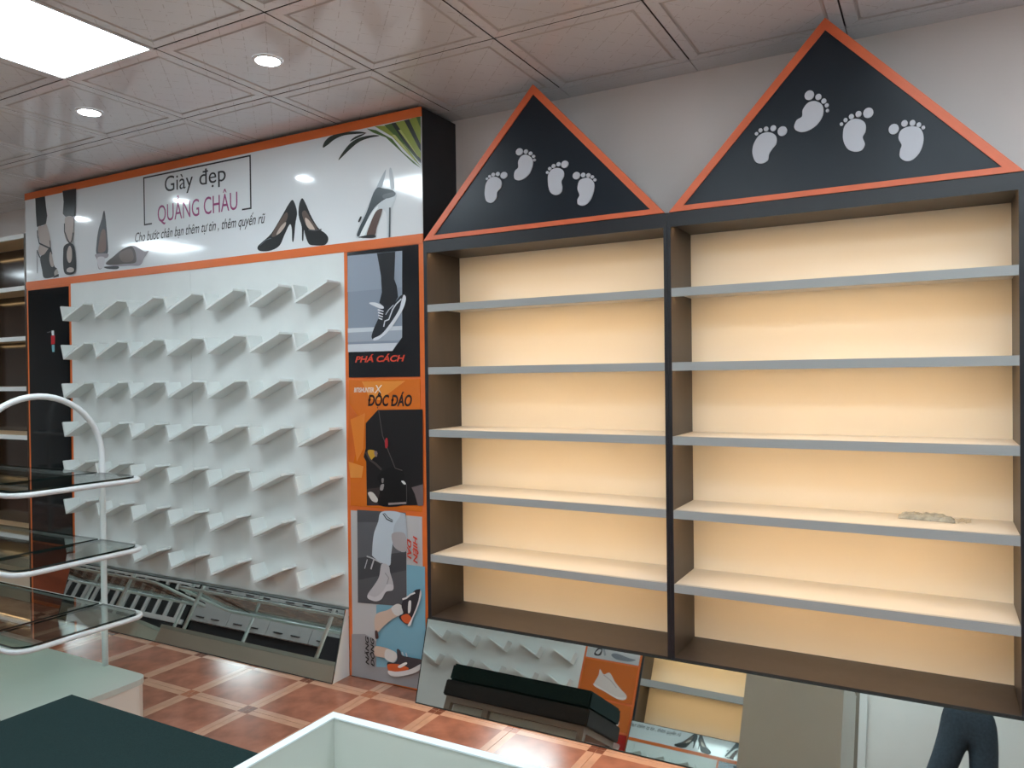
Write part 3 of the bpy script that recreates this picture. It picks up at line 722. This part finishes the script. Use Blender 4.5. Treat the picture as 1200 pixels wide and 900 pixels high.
g1 = crop(550, 90, 5.62); g2 = crop(860, 90, 5.0)
F1 = [([(105, 750), (115, 700), (145, 665), (185, 662), (213, 690), (210, 730), (185, 760), (180, 800), (150, 830), (118, 822), (106, 790)], [(230, 650, 22), (190, 641, 13), (160, 645, 12), (136, 657, 9), (119, 673, 8)]),
      ([(297, 650), (305, 620), (325, 598), (325, 560), (345, 525), (380, 515), (415, 540), (420, 580), (400, 635), (365, 670), (330, 683), (303, 675)], [(332, 495, 23), (375, 494, 14), (405, 506, 12), (425, 525, 10), (431, 549, 9)]),
      ([(520, 680), (525, 640), (550, 610), (590, 602), (620, 620), (625, 655), (608, 690), (614, 730), (605, 765), (572, 780), (540, 765), (525, 730)], [(631, 578, 24), (590, 577, 14), (557, 589, 13), (532, 606, 11), (516, 631, 9)]),
      ([(715, 740), (725, 690), (750, 672), (790, 668), (820, 695), (825, 735), (810, 790), (785, 830), (750, 850), (718, 840), (715, 810), (728, 780)], [(707, 652, 24), (752, 648, 15), (786, 650, 14), (812, 661, 11), (829, 680, 10)])]
F2 = [([(110, 430), (120, 390), (150, 345), (200, 326), (245, 345), (250, 390), (225, 425), (207, 455), (200, 490), (165, 510), (130, 500), (113, 465)], [(285, 320, 28), (232, 303, 17), (190, 307, 14), (157, 315, 12), (134, 335, 10)]),
      ([(355, 290), (370, 255), (400, 235), (405, 195), (435, 155), (480, 145), (520, 170), (522, 225), (490, 280), (440, 315), (395, 325), (362, 312)], [(443, 110, 28), (496, 120, 18), (528, 144, 15), (545, 169, 12), (549, 200, 10)]),
      ([(640, 340), (650, 290), (690, 253), (735, 250), (770, 275), (772, 320), (755, 355), (768, 395), (750, 430), (710, 440), (670, 425), (645, 385)], [(788, 213, 30), (731, 220, 18), (689, 235, 15), (655, 255, 12), (631, 279, 10)]),
      ([(965, 360), (980, 315), (1030, 293), (1085, 300), (1110, 340), (1108, 395), (1085, 450), (1045, 488), (1005, 494), (973, 470), (975, 430), (983, 400)], [(937, 308, 30), (1000, 275, 19), (1047, 272, 17), (1084, 283, 14), (1110, 299, 11)])]
u1 = shelf_unit('shelf_unit', 'dark shelf unit with warm lit shelves and peaked footprint sign, beside the poster column', X0 + .0005, -.9585, -2.1435, -.973, YF, 0, SH, ZBOT, ZH0, ZH1, group='lit shelf units with peaked signs')
gable(u1, -2.158, -.966, -1.558, 2.818, ZH1 + .0005, F1, g1)
u2 = shelf_unit('shelf_unit', 'dark shelf unit with warm lit shelves and peaked footprint sign, clear packet on a shelf', -.9575, .262, -.943, .237, YF, 0, SH, ZBOT, ZH0, ZH1, group='lit shelf units with peaked signs')
gable(u2, -.948, .252, -.354, 2.828, ZH1 + .0005, F2, g2)
mirror_plinth('slanted_mirror', 'long low slanted mirror under the warm lit shelf units', X0 + .004, .26, MT, MBt, m_dark, 0)

# clear packet lying on the fourth shelf
b = MB(); N = 14
xa, xb = -.135, .052
rng = random.Random(3)
top = []; bot = []
for i in range(N + 1):
    x = xa + (xb - xa) * i / N; yc = -.075 - .025 * i / N
    rowt = []; rowb = []
    for j in range(7):
        v = (j - 3) / 3; hgt = .020 * (1 - v * v) ** .6 * (1 - (abs(i / N - .5) * 2) ** 6) * rng.uniform(.65, 1.2)
        rowt.append((x, yc + v * .045, .9795 + hgt)); rowb.append((x, yc + v * .045, .9785))
    top.append(rowt); bot.append(rowb)
for i in range(N):
    for j in range(6):
        b.face([top[i][j], top[i + 1][j], top[i + 1][j + 1], top[i][j + 1]]); b.face([bot[i][j], bot[i][j + 1], bot[i + 1][j + 1], bot[i + 1][j]])
pk = thing('clear_packet', 'crumpled clear plastic packet lying on the lit shelf', 'packet', (-.04, -.09, .978))
b.build('sleeve', mat('packet_plastic', (150, 154, 150), .2, var=.3, scale=50), pk, smooth=False)
b = MB()
for i, (px_, s_) in enumerate(((.052, 0), (.066, .004), (.082, .001), (.100, .005))):
    pass
fl = [(.050, .004), (.062, .001), (.074, .007), (.087, .002), (.102, .006)]
for (xa_, za_), (xb_, zb_) in zip(fl, fl[1:]):
    b.hexa([(xa_, -.137, .979 + za_), (xb_, -.139, .979 + zb_), (xb_, -.062, .979 + zb_), (xa_, -.062, .979 + za_)],
           [(xa_, -.137, .980 + za_), (xb_, -.139, .980 + zb_), (xb_, -.062, .980 + zb_), (xa_, -.062, .980 + za_)])
b.build('flap', glassmat('packet_flap', (.93, .92, .88, 1), 1.6), pk)

# ================================================================== DARK SHELF UNIT BEYOND THE PEG WALL
m_brown = mat('brown_board', (70, 54, 44), .25, var=.1, scale=15)
m_beige = mat('beige_shelf', (206, 184, 152), .4)
dk = thing('dark_shelf_unit', 'dark brown shelf unit with pale shelf edges at the end of the peg display', 'shelf unit', (-6.2, YF, 0))
xa, xb = -6.9, XL - .004
MB().box(xa, xa + .02, YF, -.002, 0, 2.56).build('side_panel', m_brown, dk); MB().box(xb - .02, xb, YF, -.002, 0, 2.56).build('side_panel', m_brown, dk)
MB().box(xa + .02, xb - .02, -.012, -.002, .3, 2.54).build('back_panel', mat('brown_gloss', (54, 42, 34), .1), dk)
for z in (2.56, 2.20, 1.85, 1.50, 1.16, .81, .46):
    o = MB().box(xa + .0205, xb - .0205, YF + .018, -.013, z - .018, z).build('shelf', m_beige, dk)
    MB().box(xa + .0205, xb - .0205, YF, YF + .018, z - .03, z).build('front_edge', m_white, o)
    MB().box(xa + .04, xb - .04, YF + .03, YF + .04, z - .022, z - .0185).build('light_strip', m_strip2, o)
MB().box(xa + .02, xb - .02, YF, -.013, .001, .30).build('base_cabinet', mat('base_beige', (216, 202, 182), .45), dk)

# ================================================================== GLASS DISPLAY STANDS
SY0, SY1 = -1.12, -1.68
def rrect(x0, x1, y0, y1, r, n=6):
    x0, x1 = sorted((x0, x1)); y0, y1 = sorted((y0, y1)); out = []
    for cx, cy, a0 in ((x1 - r, y1 - r, 0), (x0 + r, y1 - r, 90), (x0 + r, y0 + r, 180), (x1 - r, y0 + r, 270)):
        for k in range(n + 1):
            a = math.radians(a0 + 90 * k / n); out.append((cx + r * math.cos(a), cy + r * math.sin(a)))
    return out
def clean(P):
    out = []
    for p in P:
        if not out or (Vector(p) - Vector(out[-1])).length > 1e-5: out.append(p)
    if (Vector(out[0]) - Vector(out[-1])).length < 1e-5: out.pop()
    return out
def glass_stand(SX0, SX1, label):
    gs = thing('glass_display_stand', label, 'display stand', ((SX0 + SX1) / 2, -1.4, 0), 'white glass display stands')
    MB().prism_z(rrect(SX0, SX1, SY0, SY1, .06), .001, .175).build('base', m_basew, gs)
    MB().prism_z(rrect(SX0 - .004, SX1 + .004, SY0 + .004, SY1 - .004, .062), .175, .20).build('base_top', m_base, gs)
    arches = (SX1 - .30, SX0 + .26)
    for xa_ in arches:
        y0, y1 = SY0 - .008, SY1 - .022; yc = (y0 + y1) / 2; rr = (y0 - y1) / 2
        path = [(xa_, y0, .2 + i * .1225) for i in range(8)] + [(xa_, yc + rr * math.cos(a), 1.18 + rr * math.sin(a)) for a in [math.pi * k / 24 for k in range(0, 25)]] + [(xa_, y1, 1.0575 - i * .1225) for i in range(8)]
        MB().tube(path, .0135, 12, up=Vector((1, 0, 0))).build('arch', m_steel, gs, smooth=True)
    for z in (.50, .80, 1.11):
        loop = rrect(SX0, SX1, SY0, SY1, .07, 8)
        o = MB().tube([(x, y, z - .0235) for x, y in loop], .011, 8, closed=True).build('shelf_frame', m_steel, gs, smooth=True)
        P = rrect(SX0 + .002, SX1 - .002, SY0 - .024, SY1 + .008, .06, 8)
        for lo, hi in ((arches[0] + .015, 99), (arches[1] + .015, arches[0] - .015), (-99, arches[1] - .015)):
            Q = clean([(min(max(x, lo), hi), y) for x, y in P])
            MB().prism_z(Q, z - .0115, z - .0035, 0, 1).build('glass_pane', [m_glass, m_glassedge], o)
glass_stand(-4.92, -3.12, 'white tubular stand with arched ends and glass shelves, beside the bench')
glass_stand(-6.95, -5.15, 'white tubular stand with arched ends and glass shelves, in front of the dark shelf unit')

# ================================================================== BENCH
BX0, BX1, BY0, BY1 = -2.78, -1.80, -1.67, -2.22
bo = thing('bench', 'low dark upholstered bench beside the glass display stand', 'bench', ((BX0 + BX1) / 2, (BY0 + BY1) / 2, 0))
MB().box(BX0, BX1, BY0, BY1, .285, .39).build('cushion', m_bench, bo, bevel=.012)
MB().box(BX0 - .01, BX1 + .01, BY0 + .012, BY1 - .012, .19, .285).build('seat_box', m_benchd, bo, bevel=.006)
b = MB()
b.box(BX0 + .01, BX1 - .01, BY0 - .01, BY1 + .01, .155, .19); b.build('base_frame', m_frame, bo)
for x in (BX0 + .01, (BX0 + BX1) / 2 - .2, BX1 - .05):
    for y in (BY0 - .01, BY1 + .05):
        MB().box(x, x + .04, y - .04, y, .001, .155).build('leg', m_frame, bo)
MB().box(BX0 + .06, BX1 - .06, BY0 - .045, BY0 - .05, .01, .154).build('panel', m_base, bo)

# ================================================================== COUNTER
KX0, KX1, KY0, KY1, KZ = -1.045, -.49, -2.2, -3.0, .87
ct = thing('open_counter', 'white open-topped counter box standing by the bench', 'counter', ((KX0 + KX1) / 2, (KY0 + KY1) / 2, 0))
W_ = .016
MB().box(KX0, KX1, KY0 - W_, KY0, .0015, KZ - .001).build('side_board', m_counteri, ct)
MB().box(KX0, KX1, KY1, KY1 + W_, .0015, KZ - .001).build('side_board', m_counteri, ct)
MB().box(KX0, KX0 + W_, KY1 + W_, KY0 - W_, .0015, KZ - .001).build('side_board', m_counteri, ct)
MB().box(KX1 - W_, KX1, KY1 + W_, KY0 - W_, .0015, KZ - .001).build('side_board', m_counteri, ct)
MB().box(KX0 + W_, KX1 - W_, KY1 + W_, KY0 - W_, .45, .468).build('shelf', m_counteri, ct)
b = MB()
e = .0015
b.box(KX0 - e, KX1 + e, KY0 - W_ - e, KY0 + e, KZ - .001, KZ + .002); b.box(KX0 - e, KX1 + e, KY1 - e, KY1 + W_ + e, KZ - .001, KZ + .002)
b.box(KX0 - e, KX0 + W_ + e, KY1 + W_ + e, KY0 - W_ - e, KZ - .001, KZ + .002); b.box(KX1 - W_ - e, KX1 + e, KY1 + W_ + e, KY0 - W_ - e, KZ - .001, KZ + .002)
b.build('rim', m_counter, ct)

# ================================================================== OPPOSITE WALL (seen in the mirrors)
oXp0, oXp1 = RX(684, 771)[0], RX(751, 779)[0]
# lit shelf unit
ou = shelf_unit('shelf_unit', 'dark shelf unit with warm lit shelves against the opposite wall', oXp1 + .004, oXp1 + 1.19, oXp1 + .024, oXp1 + 1.17, YO, YOW, [2.05, 1.70, 1.35, .975], .60, 2.2, 2.25, lip=.062)
mirror_plinth('slanted_mirror', 'low slanted mirror under the opposite lit shelf unit', oXp1 + .004, oXp1 + 1.19, (YO + .008, .60), (YO + .102, 0.), m_dark, 0)
# peg wall and posters
oX0 = -5.15
op = thing('peg_display_unit', 'white shoe display wall with angled rests and sneaker posters on the opposite wall', 'display wall', ((oX0 + oXp1) / 2, YO, 0))
MB().box(oX0, oXp1, YOW + .002, YO - .018, 0.001, 2.8).build('carcass', m_black, op)
MB().box(oX0, oXp0, YO - .018, YO, 0.001, 2.2).build('back_board', m_peg, op)
MB().box(oX0, oXp1, YO - .018, YO, 2.24, 2.8).build('banner', m_ban, op)
MB().box(oX0, oXp1, YO - .018, YO + .003, 2.2, 2.24).build('orange_strip', m_orange, op)
oc = MB().box(oXp0, oXp1, YO - .018, YO, 0.001, 2.2).build('poster_column', m_orange, op)
o = rest_mesh(1.1, 1.1).build('shoe_rest', m_peg, op, origin=(0, 0, 0)); rm2 = o.data; bpy.data.objects.remove(o)
for r in range(6):
    for c in range(5):
        o = bpy.data.objects.new('shoe_rest', rm2); col.objects.link(o); o.parent = op; o.rotation_euler = (0, 0, math.pi)
        xx = oXp0 - .085 - .372 * c
        o.location = Vector((xx, YO, .98 + .249 * (r - 1))) - ORG[op.name]
yo = YO + .003
def oposter(z0, z1, c, lab, x0=None, x1=None):
    p = MB().box(x0 or oXp0 + .02, x1 or oXp1 - .02, YO, yo, z0, z1).build('poster', ink(c, .2), oc); p['label'] = lab; return p
cR = lambda x, y: RX(670 + x / 5.714, 750 + y / 5.714, yo)
o1 = oposter(RX(745, 828)[1] + .01, RX(717, 776)[1] - .005, (206, 106, 36), 'orange poster of a white sneaker')
art('printed_sneaker', o1, [sh(cR, [(150, 290), (180, 235), (190, 195), (215, 230), (255, 220), (290, 280), (330, 330), (368, 375), (350, 402), (300, 390), (220, 340), (160, 310)], (224, 214, 208)),
    sh(cR, [(150, 292), (220, 335), (300, 380), (362, 385), (350, 402), (300, 392), (220, 345), (155, 310)], (240, 234, 228)), (line([cR(*q) for q in ((215, 235), (260, 270), (300, 320))], .01), (190, 178, 176))], yo + .0006)
o2 = oposter(RX(712, 856)[1] + .01, RX(745, 828)[1] - .01, (206, 110, 42), 'orange poster of a black sneaker')
art('printed_sneaker', o2, [sh(cR, [(195, 480), (235, 470), (265, 440), (275, 475), (320, 490), (318, 545), (290, 555), (230, 525), (200, 505)], (26, 24, 26)),
    sh(cR, [(200, 510), (240, 530), (300, 560), (318, 550), (300, 585), (250, 570), (205, 535)], (222, 216, 212)), (line([cR(*q) for q in ((235, 500), (290, 530))], .01), (220, 216, 212))], yo + .0006)
o3_ = oposter(.02, RX(712, 856)[1] - .01, (168, 36, 30), 'red poster of a grey sneaker')
art('printed_sneaker', o3_, [sh(cR, [(100, 650), (150, 650), (220, 670), (310, 695), (315, 725), (250, 745), (150, 720), (100, 700)], (176, 152, 146)), sh(cR, [(100, 700), (160, 718), (250, 738), (315, 720), (300, 742), (240, 752), (140, 730)], (200, 186, 180))], yo + .0006)
o4 = oposter(RX(717, 776)[1] + .01, 1.7, (196, 198, 200), 'pale grey poster with sketched shoes')
art('printed_sneaker', o4, [sh(cR, [(150, 90), (180, 50), (205, 60), (195, 100), (165, 105)], (40, 42, 46)), sh(cR, [(160, 85), (185, 62), (198, 70), (180, 95)], (196, 198, 200)),
    sh(cR, [(265, 100), (300, 90), (380, 120), (430, 135), (380, 145), (300, 130)], (120, 126, 134)), (line([cR(*q) for q in ((215, 60), (225, 105))], .02), (150, 154, 160))], yo + .0006)
oposter(1.72, 2.18, (30, 30, 34), 'black upper poster')
# door beside the lit unit
dr = MB().box(-1.18, -.60, YOW, YOW + .035, 0, 2.1).build('door_1', m_door); tag(dr, kind='structure')
MB().box(-.70, -.66, YOW + .035, YOW + .085, .98, 1.02).build('door_handle', mat('handle_dark', (40, 40, 42), .3, metal=.8), dr)
dt = MB().box(-.60, -.54, YOW, YOW + .05, 0, 2.16); dt.box(-1.24, -1.18, YOW, YOW + .05, 0, 2.16); dt.box(-1.18, -.60, YOW, YOW + .05, 2.1, 2.16)
tag(dt.build('trim_1', m_alum), kind='structure')
# long grey drawer cabinet and a dark barred cabinet further along
m_grey = mat('grey_front', (176, 178, 178), .35, var=.02)
oc2 = thing('drawer_cabinet', 'long pale grey cabinet with small dark pulls along the opposite wall', 'cabinet', (-7.1, YO, 0))
MB().box(-8.5, -5.75, YOW + .002, YO - .02, .78, 2.3).build('body', m_white, oc2)
MB().box(-8.5, -5.75, YOW + .002, YO - .06, .001, .78).build('plinth', m_black, oc2)
for k in range(4):
    xa, xb = -8.5 + k * .6875, -8.5 + (k + 1) * .6875
    for z0, z1 in ((.78, 1.14), (1.15, 1.72), (1.73, 2.3)):
        d = MB().box(xa + .003, xb - .003, YO - .02, YO, z0, z1 - .004).build('drawer', m_grey, oc2)
        for q in (.12, .40):
            MB().box(xa + q, xa + q + .14, YO, YO + .012, z0 + .05, z0 + .062).build('pull', m_black, d)
ob = thing('barred_cabinet', 'dark cabinet with white upright bars along the opposite wall', 'cabinet', (-10.2, YO, 0))
MB().box(-11.8, -8.6, YOW + .002, YO - .03, .001, 2.3).build('body', m_darkpane, ob)
MB().box(-11.8, -8.6, YO - .03, YO, 1.2, 1.26).build('rail', m_alum, ob)
MB().box(-11.8, -8.6, YO - .03, YO, .70, .76).build('rail', m_alum, ob)
for k in range(14):
    x = -11.7 + k * .225
    MB().box(x, x + .05, YO - .03, YO - .001, .76, 1.2).build('bar', m_alum, ob)
bb = MB().box(-5.98, -5.70, YO + .02, YO + .30, .001, .86); bx_ = bb.build('storage_box', m_black, origin=(-5.84, YO + .16, 0)); tag(bx_, 'plain black box standing at the end of the grey drawer cabinet', 'box')

# ================================================================== PERSON (mirrored below the shelves) holding the phone
def skin(name, verts, edges, m, parent, root=0, sub=2, origin=None):
    o3 = Vector(origin if origin is not None else ORG.get(parent.name, (0, 0, 0)))
    me = bpy.data.meshes.new(name); me.from_pydata([tuple(Vector(v[:3]) - o3) for v in verts], edges, [])
    me.materials.append(m)
    o = bpy.data.objects.new(name, me); col.objects.link(o)
    if parent: o.parent = parent
    else: o.location = o3
    md = o.modifiers.new('skin', 'SKIN'); md.use_smooth_shade = True
    if not me.skin_vertices: me.skin_vertices.new()
    for i, v in enumerate(verts):
        sv = me.skin_vertices[0].data[i]; sv.radius = (v[3], v[4] if len(v) > 4 else v[3]); sv.use_root = (i == root)
    sb = o.modifiers.new('sub', 'SUBSURF'); sb.levels = sub; sb.render_levels = sub
    ORG[o.name] = o3
    return o
PXc, PYc = .17, -3.64
m_skin = mat('skin', (196, 150, 124), .5); m_jean = mat('denim', (44, 58, 70), .8, var=.2, scale=60, bump=.1, bscale=200)
m_shirt = mat('shirt', (46, 48, 54), .8, var=.1, scale=40); m_hair = mat('hair', (26, 22, 20), .5); m_shoe = mat('shoe_dark', (36, 34, 34), .5)
pe = thing('person', 'person in dark blue jeans standing and holding a phone, mirrored below the lit shelves', 'person', (PXc, PYc, 0))
pc = CAM - FWD * .024                                    # phone centre
hl, hr = pc - RGT * .082, pc + RGT * .082
wl_, wr_ = hl + Vector((-.05, -.06, -.05)), hr + Vector((.05, -.06, -.05))
B = []; Eg = []
def add(*v): B.append(v); return len(B) - 1
def lk(a, b): Eg.append((a, b))
pel = add(PXc, PYc, .93, .13, .10); wst = add(PXc, PYc, 1.06, .12, .09); chs = add(PXc, PYc, 1.26, .145, .10); nck0 = add(PXc, PYc - .005, 1.41, .09, .075)
nck = add(PXc, PYc + .01, 1.48, .052); jaw = add(PXc, PYc + .03, 1.56, .066, .075); hd = add(PXc, PYc + .02, 1.64, .076, .092); crn = add(PXc, PYc + .005, 1.72, .055, .065)
for a, b_ in ((pel, wst), (wst, chs), (chs, nck0), (nck0, nck), (nck, jaw), (jaw, hd), (hd, crn)): lk(a, b_)
for sd, wv, el in ((-1, wl_, (-.16, PYc + .12, 1.16)), (1, wr_, (.47, PYc + .10, 1.16))):
    shd = add(PXc + sd * .185, PYc, 1.385, .062); e_ = add(*el, .043)
    wv = Vector(wv); w1 = add(*wv, .027); lk(chs if False else nck0, shd); lk(shd, e_); lk(e_, w1)
    tgt = hl if sd < 0 else hr
    pm = wv.lerp(tgt, .5); p1 = add(*pm, .026, .020); lk(w1, p1)
    for k, (dz, ln) in enumerate(((.034, .050), (.014, .056), (-.006, .052), (-.024, .042))):
        kn = tgt + Vector((sd * .016, -.016, dz)); tip = tgt + Vector((sd * .004, .012, dz)) - FWD * .0
        a = add(*kn, .0085); b_ = add(*(kn.lerp(tip, .6) + Vector((sd * .006, 0, 0))), .008); c_ = add(*tip, .0065); lk(p1, a); lk(a, b_); lk(b_, c_)
    th1 = add(*(pm + Vector((-sd * .012, -.016, .012))), .010); th2 = add(*(tgt + Vector((-sd * .022, -.022, .006))), .008); lk(p1, th1); lk(th1, th2)
LEG = {-1: [(.085, PYc, .86, .092, .098), (.03, PYc + .02, .68, .080, .084), (-.065, PYc + .05, .47, .060), (-.10, PYc + .01, .28, .054), (-.115, PYc - .02, .09, .040)],
       1: [(.255, PYc, .86, .092, .098), (.25, PYc + .01, .68, .078, .084), (.252, PYc + .02, .47, .060), (.256, PYc, .28, .054), (.262, PYc - .02, .09, .040)]}
for sd in (-1, 1):
    pr = pel
    for v in LEG[sd]: k = add(*v[:3], v[3] * .86, (v[4] if len(v) > 4 else v[3]) * .86); lk(pr, k); pr = k
    ft_ = add(LEG[sd][-1][0] + sd * .01, PYc + .09, .045, .036, .03); lk(pr, ft_)
skin('body', B, Eg, m_skin, pe)
J = [(PXc, PYc, .93, .158, .118), (PXc, PYc, 1.13, .150, .112)]; JE = [(0, 1)]
for sd in (-1, 1):
    pr = 0
    for v in LEG[sd]:
        J.append((*v[:3], v[3] * 1.12 + .004, (v[4] if len(v) > 4 else v[3]) * 1.08 + .004)); JE.append((pr, len(J) - 1)); pr = len(J) - 1
skin('jeans', J, JE, m_jean, pe)
T = [(PXc, PYc, 1.08, .156, .118), (PXc, PYc, 1.16, .15, .112), (PXc, PYc, 1.27, .16, .118), (PXc, PYc - .005, 1.41, .10, .085), (PXc, PYc, 1.44, .07, .06)]; TE = [(0, 1), (1, 2), (2, 3), (3, 4)]
for sd, el in ((-1, (-.16, PYc + .12, 1.16)), (1, (.47, PYc + .10, 1.16))):
    s0 = Vector((PXc + sd * .185, PYc, 1.385)); s1 = s0.lerp(Vector(el), .65)
    T.append((*s0, .074)); TE.append((3, len(T) - 1)); T.append((*s1, .064)); TE.append((len(T) - 2, len(T) - 1))
skin('shirt', T, TE, m_shirt, pe)
b = MB()
for i in range(7):
    for j in range(16):
        def hp(i_, j_):
            th_, ph_ = math.radians(4 + i_ * 13.5), 2 * math.pi * j_ / 16
            front = max(0, math.sin(ph_)); th_ *= (1 - .38 * front * (i_ / 7))
            return (PXc + .088 * math.sin(th_) * math.cos(ph_), PYc + .005 + .100 * math.sin(th_) * math.sin(ph_), 1.645 + .118 * math.cos(th_))
        b.face([hp(i, j), hp(i + 1, j), hp(i + 1, j + 1), hp(i, j + 1)])
b.build('hair', m_hair, pe, smooth=True)
m_eye = mat('eye_white', (230, 230, 228), .2); m_lip = mat('lip', (160, 98, 88), .5)
for sd in (-1, 1):
    ey = [(PXc + sd * .032 + .014 * math.cos(k * math.pi / 6), 1.628 + .007 * math.sin(k * math.pi / 6)) for k in range(12)]
    e_ = MB().prism_y(ey, PYc + .108, PYc + .095).build('eye', m_eye, pe)
    MB().prism_y([(PXc + sd * .032 + .006 * math.cos(k * math.pi / 6), 1.628 + .006 * math.sin(k * math.pi / 6)) for k in range(12)], PYc + .1095, PYc + .100).build('iris', m_hair, e_)
    skin('ear', [(PXc + sd * .080, PYc + .01, 1.60, .010, .014), (PXc + sd * .086, PYc + .005, 1.625, .010, .018), (PXc + sd * .084, PYc + .004, 1.65, .008, .014)], [(0, 1), (1, 2)], m_skin, pe)
skin('nose', [(PXc, PYc + .104, 1.635, .009), (PXc, PYc + .118, 1.60, .012), (PXc, PYc + .112, 1.59, .012, .010)], [(0, 1), (1, 2)], m_skin, pe)
MB().prism_y([(PXc - .024, 1.553), (PXc, 1.548), (PXc + .024, 1.553), (PXc + .01, 1.560), (PXc, 1.558), (PXc - .01, 1.560)], PYc + .107, PYc + .095).build('mouth', m_lip, pe)
for sd in (-1, 1):
    x = LEG[sd][-1][0]
    skin('shoe', [(x, PYc - .06, .047, .043, .044), (x + sd * .006, PYc + .03, .046, .047, .044), (x + sd * .015, PYc + .13, .037, .046, .035), (x + sd * .018, PYc + .18, .03, .036, .028)], [(0, 1), (1, 2), (2, 3)], m_shoe, pe)
ph = bpy.data.objects.new('phone', None); bpy.data.objects.remove(ph)
b = MB(); hx, hz, hy = RGT * .078, UPV * .037, FWD * .004
b.hexa([pc - hx - hz - hy, pc + hx - hz - hy, pc + hx - hz + hy, pc - hx - hz + hy], [pc - hx + hz - hy, pc + hx + hz - hy, pc + hx + hz + hy, pc - hx + hz + hy])
po = b.build('phone', mat('phone_black', (20, 20, 22), .2), origin=tuple(pc), bevel=.003); tag(po, 'black phone held up in both hands of the person', 'phone')
